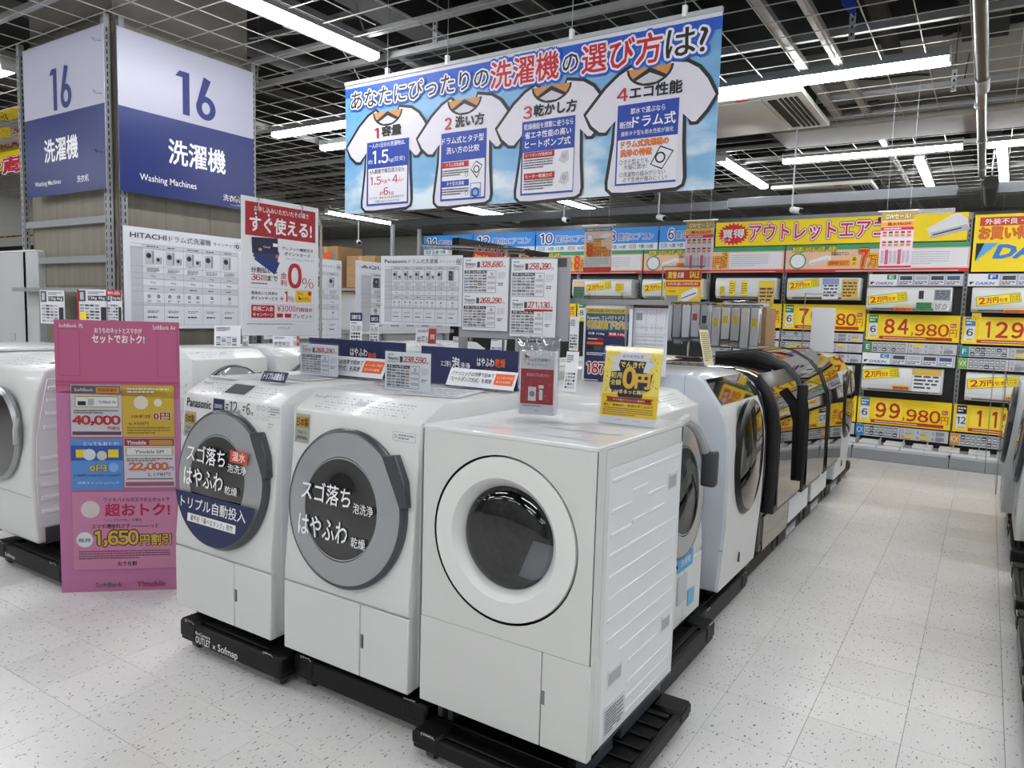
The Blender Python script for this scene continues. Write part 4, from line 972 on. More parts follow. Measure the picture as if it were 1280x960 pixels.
def lineup(c, f, brand, cols, seed=1, dark=(), tw=.28, icons2=()):
    I = lambda p: p; F = lambda x, y: f((x, y))
    c.T(brand, F(.05, .895), F(.05+tw, .945), K, 2, I, .015 if brand != 'AQUA' else .005); c.T('ドラム式洗濯機', F(.07+tw, .885), F(.07+tw+.36, .95), G1, 2, I); c.T('ラインナップ', F(.07+tw+.38, .895), F(.07+tw+.60, .93), G1, 2, I)
    c.B(F(.93, .87), F(.985, .95), G1, .002, 2, I); c.O(F(.957, .91), F(.975, .91), G1, 3, I, 12, .5)
    x0, x1, y0, y1 = .05, .96, .04, .84
    c.R(F(x0, y0), F(x0+.09, y1-.03), ink('#B9BAC4'), 1.5, I)
    for (a, b) in ((.80, .84), (.50, .555), (.37, .43), (.235, .255)): c.R(F(x0+.09, a), F(x1, b), ink('#C9CAD3'), 1.6, I)
    rows = (.84, .80, .62, .555, .50, .43, .37, .255, .235, .04)
    for y in rows: c.poly([(F(x0, y)[0], F(0, y)[1]-.001), (F(x1, y)[0], F(0, y)[1]-.001), (F(x1, y)[0], F(0, y)[1]+.001), (F(x0, y)[0], F(0, y)[1]+.001)], G2, 2.4)
    for k in range(cols+1):
        x = x0+.09+(x1-x0-.09)*k/cols; c.R((F(x, 0)[0]-.001, F(0, y0)[1]), (F(x, 0)[0]+.001, F(0, y1)[1]), G2, 2.4, I)
        if k == cols: break
        dx = (x1-x0-.09)/cols; c.L(F(x+dx*.2, .81), F(x+dx*.8, .83), 1, G1, 2.5, I, dash=.2, seed=k)
        two = k < cols-2
        iconmachine(c, F, x+dx*.12, .645, dx*.42 if two else dx*.45, .135, k in dark)
        if two: iconmachine(c, F, x+dx*.62, .65, dx*.28, .07, k in dark)
        c.L(F(x+dx*.2, .565), F(x+dx*.8, .61), 4, G2, 2.5, I, dash=.2, seed=k+3)
        for y, s_ in ((.515, '12kg'), (.452, '6kg')): c.T(s_, F(x+dx*.35, y), F(x+dx*.6, y+.022), G1, 3, I)
        c.L(F(x+dx*.3, .39), F(x+dx*.7, .41), 1, G1, 2.5, I, dash=.3, seed=k)
        for q in ((.2, .65) if two else (.42,)): c.O(F(x+dx*(q+.08), .325), F(x+dx*(q+.16), .325), G1, 3, I, 10, .5); c.L(F(x+dx*q, .265), F(x+dx*(q+.18), .29), 2, G2, 3, I, dash=.4, seed=k)
        c.B(F(x+dx*.12, .08), F(x+dx*.9, .2), G3, .0012, 2.5, I); c.L(F(x+dx*.2, .1), F(x+dx*.8, .13), 1, G1, 3, I, dash=.18, seed=k+9); c.L(F(x+dx*.2, .155), F(x+dx*.75, .185), 2, G2, 3, I, dash=.2, seed=k+5)
# line-up chart on the pillar
c = Card(PX(-5.228), (156.5, 410.5), (302, 299), SHEET, .004, .001); I = lambda p: p
lineup(c, lambda p: c.fr((p[0]*1.0, p[1]*1.0)), 'HITACHI', 5); c.put('lineup_board', 'white washer line-up chart mounted on the right face of the pillar', 'chart')
# two more further along that side
c = Card(PX(-5.16), (330, 424), (427, 326), SHEET, .004, .001); lineup(c, c.fr, 'TOSHIBA', 5, dark=(1, 3)); c.put('lineup_board', 'white line-up chart whose right end shows beside the red and white poster', 'chart')
c = Card(PX(-5.16), (444, 417.5), (564, 338), SHEET, .004, .001); lineup(c, c.fr, 'AQUA', 5, dark=(0, 1)); c.put('lineup_board', 'white line-up chart half hidden by the bigger chart in front of it', 'chart')
sup = MB()
for y in (4.2, 4.9, 5.6, 6.6): sup.box(-5.2, y-.015, .0, -5.17, y+.015, 1.95, GREY)
sup.box(-5.2, 4.18, 1.2, -5.17, 6.75, 1.24, GREY).box(-5.3, 4.18, .0, -5.2, 6.7, 1.2, LGREY)
s_ = sup.build('chart_rack'); tag(s_, 'grey upright rack holding the two charts beyond the pillar', 'rack')

# red and white payment poster on a chrome T stand
pl = PX(-2.72)
c = Card(pl, (302.5, 419.5), (398, 260.5), PAPER, .003, .0007); g = c.fr
c.R((.045, .725), (.955, .965), ink('#A51626'), 1, g)
c.T('お申し込みいただいたその場で', (.15, .90), (.86, .94), W_, 2, g, .006); c.T('すぐ使える!', (.10, .755), (.90, .87), W_, 2, g, .03)
for x in (.17, .33): c.O((x, .885), (x+.013, .885), W_, 2, g, 12)
def cardpic(x0, y0, w, h, a, mt, l):
    q = [(0, 0), (w, 0), (w, h), (0, h)]; ca, sa = math.cos(a), math.sin(a); pts = [((x0*c.W+(u*ca-v_*sa)), (y0*c.H+(u*sa+v_*ca))) for u, v_ in q]; c.poly(pts, mt, l); return pts
cardpic(.15, .555, .125, .06, -.5, ink('#17307A'), 1); cardpic(.135, .575, .13, .065, -.28, ink('#1B2F66'), 2); p_ = cardpic(.125, .60, .14, .068, .05, ink('#141C3C'), 3)
c.R((.2, .62), (.24, .64), ink('#B8A060'), 4, g).R((.38, .66), (.44, .685), W_, 4, g).O((.43, .59), (.45, .59), ink('#D05A3A'), 4, g).T('Card', (.26, .645), (.34, .66), W_, 4, g)
c.T('クレジット機能付き', (.50, .645), (.92, .67), K, 2, g, .015).T('ポイントカード', (.53, .605), (.88, .632), K, 2, g, .015).T('「プレミアムスムーズカード」', (.55, .572), (.93, .59), G1, 2, g)
c.T('分割払いは', (.11, .46), (.44, .50), K, 2, g, .02).T('36', (.11, .405), (.22, .45), RED, 2, g, .01).T('回', (.23, .405), (.3, .445), RED, 2, g, .01).T('まで', (.31, .405), (.44, .445), K, 2, g, .02); c.L((.11, .375), (.42, .39), 1, G1, 2, g, dash=.04)
c.T('金', (.48, .43), (.56, .475), RED, 2, g, .01).T('利', (.48, .375), (.56, .42), RED, 2, g, .01).T('0', (.585, .365), (.755, .545), RED, 2, g, .035).T('%', (.77, .365), (.93, .445), RED, 2, g, -.005)
c.R((.08, .348), (.93, .35), G3, 1, g)
c.T('現金払いと同率の', (.11, .30), (.44, .325), K, 2, g, .008).T('ポイントサービス', (.11, .262), (.44, .288), K, 2, g, .02).T('+', (.47, .26), (.52, .295), RED, 2, g).T('1', (.535, .255), (.57, .335), RED, 2, g, .01).T('%', (.58, .255), (.66, .30), RED, 2, g)
c.R((.68, .255), (.90, .345), ink('#E8C418'), 2, g).T('10%', (.70, .31), (.78, .335), RED, 3, g).T('11%', (.77, .265), (.87, .295), RED, 3, g).F([(.72, .30), (.735, .30), (.735, .285), (.76, .285), (.76, .275), (.72, .275)], K, 3, g).O((.875, .325), (.9, .325), RED, 3, g)
c.B((.08, .105), (.93, .235), G3, .0012, 1, g).R((.11, .13), (.40, .225), RED, 2, g).T('新規ご入会', (.13, .18), (.38, .215), W_, 3, g, .01).T('キャンペーン', (.13, .14), (.38, .168), W_, 3, g, .01)
c.T('¥3000', (.43, .178), (.68, .228), RED, 2, g, -.002).T('円相当の', (.69, .18), (.91, .215), RED, 2, g, .015).T('プレゼント', (.64, .13), (.91, .162), K, 2, g, .008).R((.43, .135), (.51, .165), RED, 2, g).R((.535, .135), (.62, .165), RED, 2, g)
c.L((.06, .078), (.95, .092), 1, G2, 2, g, dash=.02); c.T('ソフマップ', (.44, .045), (.60, .062), NAVY, 2, g, .01)
c.put('hanging_poster', 'red and white zero percent payment poster on a chrome stand', 'poster')
st = thing('poster_stand', 'chrome T shaped stand holding the red and white payment poster', 'stand', (-2.73, 2.50, 1.128))
e0 = at(405, 275, PX(-2.73)); zt = e0.z-1.128+.03; b = MB().tube([(0, 0, 0), (0, 0, zt-.06), (0, -.015, zt-.02), (0, -.06, zt), (0, -.48, zt)], .007, CHROME, 8); b.build('pole', st)
MB().tube([(0, 0, 0), (0, 0, .008)], .07, CHROME, 20).build('foot_plate', st)
MB().tube([(0, -.5, zt-.028), (0, -.02, zt-.028)], .0035, CHROME, 6).build('clip_rod', st)
for y in (-.14, -.38): MB().bbox(-.012, y-.02, zt-.07, .012, y+.02, zt-.02, ACRYL, .004, 1).tube([(.01, y+.01, zt-.02), (.02, y+.01, zt+.01), (0, y+.01, zt+.02)], .003, CHROME, 6).build('clip', st)

# big chart and price boards hung on a chrome bar over the island
PLI = PR(-2.25, 3.0, 8)
c = Card(PLI, (475.5, 404.5), (578.5, 319), SHEET, .003, .0007); lineup(c, c.fr, 'Panasonic', 6, dark=(5,)); c.put('lineup_board', 'largest washer line-up chart hanging over the island of machines', 'chart')
for bl, tr, pr_, lb in (((577.5, 412), (636.5, 321.5), ('328,680', '268,290'), 'white sheet with two red prices next to the big line-up chart'), ((637, 420), (697, 323.5), ('258,390', '271,130'), 'white sheet with two red prices, farther right on the grey board')):
    c = Card(PLI, bl, tr, PAPER, .003, .0006)
    micro_sheet(c, c.sub((.03, .51), (.93, .985), c.fr), pr_[0], 3); micro_sheet(c, c.sub((.03, .03), (.93, .49), c.fr), pr_[1], 5, priceband='271' in pr_[1])
    c.put('price_sheet', lb, 'price sheet')
PLb = PR(-2.25, 3.012, 8)
c = Card(PLb, (574, 421), (713.5, 321), ink('#9A9CA0'), .01, .001); c.R((.86, .88), (.97, .985), DARK, 1, c.fr); c.put('backing_board', 'grey backing board behind the two white price sheets', 'board')
a = at(527, 311, PLI); b = at(655, 317, PLI)
st = thing('display_stand', 'thin chrome bar stand carrying the big chart above the machines', 'stand', (a.x, a.y, 1.128))
d = b-a; MB().tube([(0, 0, a.z-1.128+.02), (d.x, d.y, b.z-1.128+.02)], .006, CHROME, 8).tube([(0, .01, a.z-1.12), (d.x, d.y+.01, b.z-1.128)], .004, CHROME, 6).build('top_bar', st)
MB().tube([(d.x*.8, d.y*.8+.03, 0), (d.x*.8, d.y*.8+.03, a.z-1.128+.01)], .008, CHROME, 8).build('pole', st); MB().tube([(d.x*.8, d.y*.8+.03, 0), (d.x*.8, d.y*.8+.03, .008)], .07, CHROME, 18).build('foot_plate', st)
for px_ in (548, 628): q = at(px_, 316, PLI)-Vector((a.x, a.y, 1.128)); MB().bbox(q.x-.03, q.y-.02, q.z-.02, q.x+.03, q.y+.01, q.z+.03, ACRYL, .006, 1).build('clip', st)

# header boards on the machine tops
def header(bl, tr, Y, items, label):
    c = Card(PY(Y), bl, tr, ink('#1A2350'), .004, .0008, zmin=1.132)
    for s_, x0, y0, x1, y1, m_, bo in items: c.T(s_, (x0, y0), (x1, y1), m_, 2, c.fr, bo)
    t = c.put('header_board', label, 'header board'); MB().box(0, .004, 0, c.W, .05, .004, DARK).build('base_strip', t); return t
header((386, 472), (507, 429), 2.42, [('スゴ落ち', .10, .6, .26, .75, W_, .01), ('はやふわ', .455, .56, .63, .78, W_, .02), ('乾燥', .64, .45, .72, .68, ORG, .02), ('トリプル自動', .82, .38, .99, .58, W_, .02), ('ヒートポンプ', .52, .47, .62, .52, ORG, .01)], 'navy header board on the rear of the front left washer')
header((526, 485), (648, 439.5), 2.42, [('スゴ落ち', .22, .48, .33, .64, W_, .005), ('泡', .34, .45, .42, .75, W_, .02), ('洗浄', .43, .45, .53, .62, W_, .01), ('はやふわ', .60, .56, .77, .78, W_, .02), ('乾燥', .78, .56, .88, .78, ORG, .02), ('ヒートポンプ', .68, .47, .80, .52, ORG, .01)], 'navy header board on the rear of the middle front washer')
def leaning(bl, tr, x, y, label, cut=0):
    pl_ = PR(x, y, 0, 28); pl_.o.z = 1.13
    c = Card(pl_, bl, tr, PAPER, .003, .0006, zmin=1.136); f = c.fr
    c.T('パナソニックは世界で初めて', (.04, .62), (.68, .84), K, 2, f, .012).T('「ヒートポンプ方式」を採用', (.04, .30), (.66, .54), K, 2, f, .012)
    c.R((.70, .28), (.97, .86), ORG, 2, f).T('ヒートポンプ方式', (.73, .60), (.95, .72), W_, 3, f).T('省エネを実現', (.73, .38), (.93, .50), W_, 3, f)
    c.R((0, 0), (1, .05), K, 2, f)
    return c.put('leaning_card', label, 'card')
leaning((388, 471), (486, 449.5), -2.3, 2.30, 'white leaning card with an orange box on the front left washer')
leaning((556, 483.5), (648, 466), -1.7, 2.33, 'white leaning card with an orange box on the middle front washer')
def acryl(bl, tr, Y, price, label, seed, z=1.13):
    c = Card(PY(Y), bl, tr, PAPER, .0015, .0005, zmin=1.138); micro_sheet(c, c.sub((.05, .04), (.97, .97), c.fr), price, seed); t = c.put('price_card', label, 'price card')
    b = MB().box(-.006, -.0055, -.006, c.W+.006, -.0035, c.H+.008, ACRYL).box(-.006, .003, -.006, c.W+.006, .005, c.H+.008, ACRYL)
    b.add([(c.W*.3, .005, 0), (c.W*.7, .005, 0), (c.W*.6, .07, -.006), (c.W*.4, .07, -.006)], [(0, 1, 2, 3)], ACRYL); b.build('acrylic_holder', t)
    return t
acryl((375.5, 470), (422.5, 432), 2.245, '268,290', 'price card for two hundred sixty-eight thousand yen in a clear holder', 11)
acryl((481, 489), (538.5, 442.5), 2.06, '238,590', 'price card for two hundred thirty-eight thousand yen in a clear holder', 12)
# leaflets lying on the tops
def booklet(x, y, z, w, d, rz, label, th=.004, blue=None):
    t = thing('booklet', label, 'booklet', (x, y, z), rz); MB().box(0, 0, 0, w, d, th, PAPER).build('pages', t)
    c = Card(Plane((0, 0, 0), (1, 0, 0), (0, 1, 0)), (0, 0, th), (w, d, th)); c.R((0, 0), (1, .03), K, 1, c.fr)
    c.L((.1, .1), (.9, .9), 7, G3, 1, c.fr, dash=.15, seed=2)
    if blue: c.R((.0, .0), (1, .28), NAVY, 2, c.fr); c.T('トリプル自動投入', (.08, .06), (.92, .22), W_, 3, c.fr, .02)
    c.p.build('cover_print', t).matrix_local = c.mtx; return t
booklet(-1.79, 1.99, 1.131, .25, .26, .25, 'open spotted booklet lying on the middle front washer')
booklet(-2.60, 2.10, 1.131, .24, .16, -.12, 'leaflet lying on top of the front left washer', .002)
c = Card(stand(325, 476, 1.136, 4, 30), (325, 476), (361, 466), NAVY, .002, .0005); c.T('トリプル自動投入', (.08, .2), (.92, .85), W_, 2, c.fr, .02); c.put('folded_card', 'small navy folded card lying on the front left washer', 'card')
t = booklet(-2.78, 1.915, 1.131, .17, .03, 0, 'narrow navy and white strip at the left rear of the control face', .002)

# plastic pouch on the corner washer
P0 = at(648, 517, PY(2.0)); c = Card(PR(P0.x, P0.y, 14), (648.5, 517), (697, 440), None, .02)
t = thing('gift_pouch', 'clear bag with a red and white card standing on the corner washer', 'bag', tuple(P0), math.radians(14))
H_ = c.H; W0 = c.W; b = MB().bbox(.0, .0, 0, W0-.004, .03, H_, PAPER, .003, 1); b.build('paper_card', t)
q = Card(Plane((0, -.001, 0), (1, 0, 0)), (0, -.001, 0), (W0-.004, -.001, H_), None, step=.0004); f = q.fr
q.R((.04, .17), (.96, .72), ink('#B01C30'), 1, f).T('もれなくプレゼント!', (.2, .60), (.8, .66), W_, 2, f).T('ドラム式洗濯機の', (.15, .84), (.85, .89), K, 2, f).T('キャンペーン', (.22, .77), (.8, .81), K, 2, f).F([(.12, .95), (.30, .90), (.16, .89)], RED, 2, f)
q.R((.26, .22), (.48, .44), W_, 2, f).O((.37, .33), (.45, .33), G2, 3, f, 14).R((.56, .22), (.70, .42), ink('#8A3040'), 2, f).R((.55, .42), (.69, .47), W_, 2, f).R((.57, .24), (.67, .40), W_, 3, f)
r = random.Random(4)
for k in range(26): x, y = r.uniform(.06, .94), r.uniform(.2, .7); q.O((x, y), (x+.008, y), W_, 2, f, 6)
q.L((.1, .13), (.9, .155), 1, G1, 2, f, dash=.03).O((.52, .07), (.56, .07), G2, 2, f, 14, .25)
q.p.build('card_print', t)
bm = bmesh.new(); bmesh.ops.create_grid(bm, x_segments=14, y_segments=18, size=.5)
vs_ = []
bag = MB(); n_, m_ = 14, 20; Hb = H_*1.22; r = random.Random(9)
for s_, yy in ((0, -.006), (1, .038)):
    V = []; 
    for j in range(m_+1):
        for i in range(n_+1):
            u = i/n_; v_ = j/m_; flare = max(0, v_-.72)*.5; x = -.004+(W0+.004)*u+(u-.5)*-.0+(u-.5)*flare*.10
            y = yy+(r.uniform(-.005, .005) if v_ > .75 else 0)+(.02-yy)*max(0, v_-.78)*3.0; V.append((x, y, Hb*v_+(r.uniform(-.006, .006) if j == m_ else 0)))
    bag.add(V, [(j*(n_+1)+i, j*(n_+1)+i+1, (j+1)*(n_+1)+i+1, (j+1)*(n_+1)+i) for j in range(m_) for i in range(n_)], BAG, True)
bag.build('clear_wrap', t)
# yellow electricity sign
YS = ink('#F2DC62')
c = Card(PR(-1.02, 2.34, 0, 0), (749, 531), (847, 424), None); Pp = stand(749, 527, 1.083, 2, 9)
c = Card(Pp, (748.5, 527), (829, 436), YS, .004, .0005); f = c.fr
def Fx(x, y): return c.fr((x, y))
c.R((0, 0), (1, .095), ink('#DCDDE2'), 1, f); c.R((0, .095), (1, .38), ink('#EFC21E'), 1, f)
pts = [(.5+.36*(1+.13*math.cos(9*t_))*math.cos(t_), .78+.19*(1+.13*math.cos(9*t_))*math.sin(t_)) for t_ in [2*PI*k/72 for k in range(72)]]
c.F(pts, ink('#DDDCE0'), 2, f)
c.T('おうちでんき', (.32, .86), (.68, .90), K, 3, f, .008)
c.F([(.26, .76), (.30, .69), (.14, .67), (.12, .50), (.17, .40), (.28, .42), (.3, .35), (.72, .35), (.74, .42), (.84, .46), (.87, .66), (.70, .68), (.74, .82), (.28, .83)], ink('#1B1630'), 3.2, f)
c.T('でんき代', (.29, .735), (.71, .81), ink('#E8D070'), 4, f, .03).T('初月', (.14, .59), (.33, .665), ink('#E8D070'), 4, f, .02).T('全額', (.14, .50), (.33, .57), ink('#E8D070'), 4, f, .02)
c.T('0', (.37, .475), (.57, .73), ink('#D9AE3E'), 4, f, .05).T('円', (.59, .475), (.83, .655), ink('#D9AE3E'), 4, f, .05).T('使った分', (.14, .405), (.31, .44), W_, 4, f, .01).T('まるっと無料!', (.32, .395), (.80, .45), ink('#E8D070'), 4, f, .03)
c.F([(.08, .345), (.92, .345), (.88, .31), (.92, .28), (.08, .28), (.12, .31)], ink('#B02A28'), 4, f).T('おうち割キャンペーン実施中', (.22, .30), (.78, .325), W_, 5, f)
c.T('個人・家族向け、新規お申し込みで', (.05, .225), (.93, .26), K, 3, f, .01); c.L((.05, .11), (.93, .215), 4, G1, 2, f, dash=.03, fill=.4)
c.T('SoftBank', (.28, .045), (.42, .06), G2, 3, f).T('Y!mobile', (.60, .045), (.74, .06), G2, 3, f)
r = random.Random(2)
for k in range(70):
    x, y = r.uniform(.03, .97), r.uniform(.40, .97)
    if .2 < x < .8 and .42 < y < .93: continue
    c.R((x, y), (x+.012, y+.012), K, 2, f)
t = c.put('counter_sign', 'yellow zero yen electricity sign standing on the corner washer', 'sign')
MB().box(-.004, -.004, -.004, c.W+.004, -.002, c.H+.004, ACRYL).box(0, .004, -.004, c.W, .006, c.H, ACRYL).box(0, 0, -.005, c.W, .09, -.001, ACRYL).build('acrylic_holder', t)

# small price cards on the machine tops along the pillar
def smallcard(bl, tr, pl_, label, seed, head=None, price=None, redtab=False, base=PAPER, stem=0):
    if isinstance(pl_, int): pl_ = stand(bl[0], bl[1], 1.134, pl_, 8)
    c = Card(pl_, bl, tr, base, .002, .0006); f = c.fr
    if head: c.R((0, .78), (1, 1), head, 2, f); c.T('生産完了品', (.12, .83), (.85, .94), W_, 3, f, .02)
    if price: c.T(price, (.1, .5), (.9, .66), K, 3, f, .0); c.L((.1, .7), (.8, .75), 1, G1, 2, f)
    else: c.L((.08, .72), (.6, .92), 4, G1, 2, f, seed=seed)
    r = random.Random(seed)
    for j in range(5):
        for i in range(4): c.R((.08+i*.2, .08+j*.085), (.08+i*.2+.17, .08+j*.085+.055), r.choice((G1, G2, G3)), 2, f)
    if redtab: c.R((.62, .0), (1.0, 1), ink('#B0303C'), 4, f).T('買', (.7, .3), (.93, .6), W_, 5, f)
    t = c.put('price_card', label, 'price card'); MB().box(0, .002, -.004, c.W, .04, -.001, ACRYL).build('card_foot', t)
    if stem: MB().tube([(c.W/2, .006, .01), (c.W/2, .006, 1.132-c.o.z)], .003, CHROME).build('stem', t)
    return t
PP = PR(-4.75, 3.3, 60, 12)
smallcard((267.5, 433.5), (301, 407), 45, 'small price card in a bag on the washer by the pillar', 3)
smallcard((303, 433), (311, 420), 45, 'narrow white card beside the bagged price card by the pillar', 4)
smallcard((341, 434), (366, 420), 45, 'small price card under the red and white poster', 5, redtab=False)
smallcard((366, 432), (374, 420), 45, 'small red card just below the red and white poster', 6, redtab=True)
smallcard((437, 438), (453, 391), 40, 'upright price card with a dark heading, left of its twin', 7, NAVY, '129,980')
smallcard((462, 437), (474, 394), 40, 'upright price card with a dark heading, right of its twin', 8, NAVY, '89,980')
smallcard((519, 429), (546, 411), 20, 'tilted price card with a red corner below the big chart', 9, redtab=True)
smallcard((566, 428), (578, 421), 20, 'tiny triangular looking card under the first price sheet', 10)
smallcard((612, 449), (634, 418), 10, 'black and white card under the second price sheet', 13, head=G1)
# price cards clipped to the pillar
for bl, tr, lb, s_ in (((51, 404), (80, 363), 'price card on the left end of the pillar shelf edge', 21), ((98, 404), (134, 362), 'price card with a red strip behind the pink sign on the pillar', 22), ((134, 404), (152, 362.5), 'narrow red headed card right of the others on the pillar', 23)):
    c = Card(PY(2.74), bl, tr, PAPER, .003, .0008); f = c.fr
    c.R((.04, .65), (.28, .97), G1, 2, f).R((.09, .7), (.22, .92), G3, 3, f).R((.36, .68), (.97, .82), ink('#24262C'), 2, f).T('12kg 6kg', (.4, .7), (.93, .8), W_, 3, f, .02).L((.36, .86), (.9, .95), 2, G1, 2, f)
    r = random.Random(s_)
    for j in range(6):
        for i in range(4): c.R((.08+i*.17, .06+j*.09), (.08+i*.17+.14, .06+j*.09+.055), r.choice((G1, G2, G2, G3)), 2, f)
    c.R((.78, .04), (.96, .5), ink('#23242C'), 2, f)
    if s_ == 22: c.R((0, 0), (.05, 1), RED, 4, f).R((.1, .1), (.3, .35), YEL, 4, f)
    if s_ == 23: c.R((0, .82), (1, 1), ink('#B02030'), 4, f).T('新品', (.1, .86), (.9, .96), W_, 5, f)
    c.put('price_card', lb, 'price card')
MB().box(-6.5, 2.75, 1.50, -5.34, 2.83, 1.53, GREY).build('card_rail', pil)

# promotional stands over the aisle row
c = Card(PR(-1.5, 3.2, 3), (727, 482), (792, 378), ink('#202A54'), .003, .0007); f = c.fr
c.R((0, .92), (1, 1), PAPER, 1, f).R((0, 0), (.04, 1), PAPER, 1, f).R((.93, 0), (1, 1), PAPER, 1, f).R((.04, .865), (.93, .925), ink('#C9A83A'), 1.5, f).T('4月25日(金)-5月11日(日)まで', (.1, .875), (.88, .912), K, 3, f, .015)
c.R((.04, .66), (.93, .865), ink('#2E6070'), 1.2, f).T('Panasonic コンパクトドラム', (.07, .795), (.90, .84), W_, 3, f, .02, out=[(K, .08)]).T('特別値下げ!!!', (.08, .69), (.9, .78), ink('#D9B64A'), 3, f, .03, out=[(W_, .10), (ink('#6A2010'), .06)])
c.R((.08, .60), (.48, .65), ink('#14205A'), 2, f).T('洗濯 10.0kg', (.1, .61), (.44, .645), W_, 3, f, .015).R((.51, .60), (.89, .65), DRED, 2, f).T('乾燥 5.0kg', (.54, .61), (.86, .645), W_, 3, f, .015)
c.O((.62, .40), (.78, .46), ink('#2A58B0'), 1.5, f).R((.08, .55), (.42, .58), DRED, 2, f).R((.08, .50), (.42, .53), ORG, 2, f).R((.08, .44), (.22, .48), K, 2, f).R((.24, .44), (.42, .48), G1, 2, f).L((.1, .555), (.4, .575), 1, W_, 3, f).L((.08, .37), (.6, .41), 2, W_, 2, f, dash=.04)
c.T('187,0', (.10, .14), (.70, .29), ink('#B01828'), 3, f, .03, out=[(W_, .09)]).T('00', (.72, .14), (.9, .26), ink('#B01828'), 3, f, .03, out=[(W_, .09)]).L((.05, .07), (.5, .09), 1, W_, 2, f)
c.R((0, 0), (1, .05), PAPER, 2, f)
c.put('price_poster', 'navy poster with a gold special price headline behind the yellow sign', 'poster')
c = Card(PR(-1.5, 3.22, 3), (788, 468), (836, 379), SHEET, .003, .0007); f = c.fr
c.R((.1, .93), (1, 1), ink('#6A3A3C'), 1, f).R((.0, .93), (.1, 1), G1, 1, f).T('SHARP', (.3, .84), (.86, .89), G3, 2, f); c.T('7.0kg 3.5kg', (.08, .62), (.88, .70), G3, 2, f).G((.02, .3), (.95, .9), (0, .4, .7, 1), (0, .2, .45, .6, 1), G3, .0014, 2, f).L((.1, .36), (.9, .56), 4, G3, 2, f); c.R((.1, .76), (.28, .86), G2, 2, f)
c.put('price_sheet', 'grey faded sheet beside the navy poster behind the yellow sign', 'price sheet')
q0 = at(712, 373, PR(-1.5, 3.2, 3)); q1 = at(840, 377, PR(-1.5, 3.2, 3)); t = thing('display_stand', 'thin grey bar stand carrying the navy special price poster', 'stand', (q0.x, q0.y, 1.13))
MB().box(0, -.006, q0.z-1.13-.025, q1.x-q0.x, .012, q0.z-1.13+.0, GREY).build('top_bar', t); MB().tube([(.30, .012, 0), (.30, .012, q0.z-1.13)], .006, CHROME).tube([(.3, .012, 0), (.3, .012, .008)], .06, CHROME, 16).build('pole', t)
for px_ in (741, 783): q = at(px_, 370, PR(-1.5, 3.2, 3)); MB().bbox(q.x-q0.x-.014, -.02, q.z-1.13-.02, q.x-q0.x+.014, .015, q.z-1.13+.015, ACRYL, .004, 1).build('clip', t)
smallcard((704, 489), (724, 440), 5, 'white and yellow upright card left of the navy poster', 14, base=PAPER)
smallcard((711, 438), (724, 396), PR(-1.5, 3.0, 5, 0), 'small price sheet hanging left of the navy poster', 15, stem=1)
c = Card(PR(-1.88, 3.3, 3), (642, 498), (700, 423), SHEET, .003, .0007); c.L((.05, .9), (.9, .97), 1, K, 2, c.fr, dash=.04); c.G((.0, .55), (1, .88), (.1, .3, .5, .7, .9), (.0, .33, .66, 1), G3, .0015, 2, c.fr); c.L((.05, .1), (.9, .5), 6, G3, 2, c.fr); c.put('price_sheet', 'white chart sheet behind the clear pouch', 'price sheet')
# washer tops: yellow listing stand, bagged hoses on racks, boxes
PT = PR(-1.35, 4.05, 20, 10)
c = Card(PT, (879, 461), (894, 403), None); 
pts = [at(*q, PT) for q in ((882, 457), (897, 453), (880, 405), (868, 409))]
c = Card(stand(881, 457, 1.185, 68, 15), (881, 457), (884, 405), ink('#E4DDB8'), .003, .0007); c.L((.1, .1), (.9, .8), 14, ink('#8A7A40'), 2, c.fr, dash=.15); c.R((.0, .86), (1, 1), ink('#5A5A60'), 2, c.fr); t = c.put('card_stand', 'tall narrow pale yellow listing card on the black washer', 'card')
t.rotation_euler.rotate(Matrix.Rotation(math.radians(-14), 3, 'Y').to_euler()) if 0 else None
def bagrack(x, y, z, w, n, h, label, seed, rz=0):
    t = thing('accessory_rack', label, 'rack', (x, y, z), rz); r = random.Random(seed)
    MB().tube([(0, 0, 0), (0, 0, .36)], .008, CHROME, 8).tube([(-w/2, 0, .36), (w/2, 0, .36)], .005, CHROME, 6).tube([(0, 0, 0), (0, 0, .008)], .08, BLACKP, 18).build('stand', t)
    for i in range(n):
        for j in range(2):
            xx = -w/2+w*(i+.5)/n; b = MB(); hh = h*r.uniform(.8, 1.0); yo = -.03-.035*j; ww = w/n*.9; m_ = r.choice((PAPER, W_, SHEET, ink('#B8BABE'), ink('#D8DADE')))
            b.bbox(xx-ww/2, yo-.008, .35-hh, xx+ww/2, yo+.008, .34, m_, .006, 1)
            if r.random() < .5: b.box(xx-ww*.3, yo-.0095, .35-hh*.5, xx+ww*.25, yo-.0085, .35-hh*.3, r.choice((ink('#C03040'), YEL, G1, K)))
            b.bbox(xx-ww/2-.004, yo-.012, .345-hh, xx+ww/2+.004, yo+.012, .355, BAG, .008, 1)
            b.build('hose_bag', t)
    return t
q = at(860, 400, PY(4.9)); bagrack(-1.62, 4.6, 1.18, .30, 5, .26, 'chrome rack of bagged grey hoses, left of the taller one', 3)
bagrack(-1.58, 5.42, 1.182, .42, 6, .30, 'chrome rack of bagged white and red accessories in front of the carton', 5)
t = thing('carton', 'brown open carton behind the racks of bagged hoses', 'box', (-1.60, 5.95, 1.238)); MB().bbox(-.22, -.14, 0, .16, .16, .30, CARTON, .004, 1).build('box_body', t)
MB().bbox(-.20, -.12, .30, .14, .12, .35, BAG, .02).bbox(-.18, -.1, .302, .12, .1, .33, PAPER, .01).build('packed_bag', t)
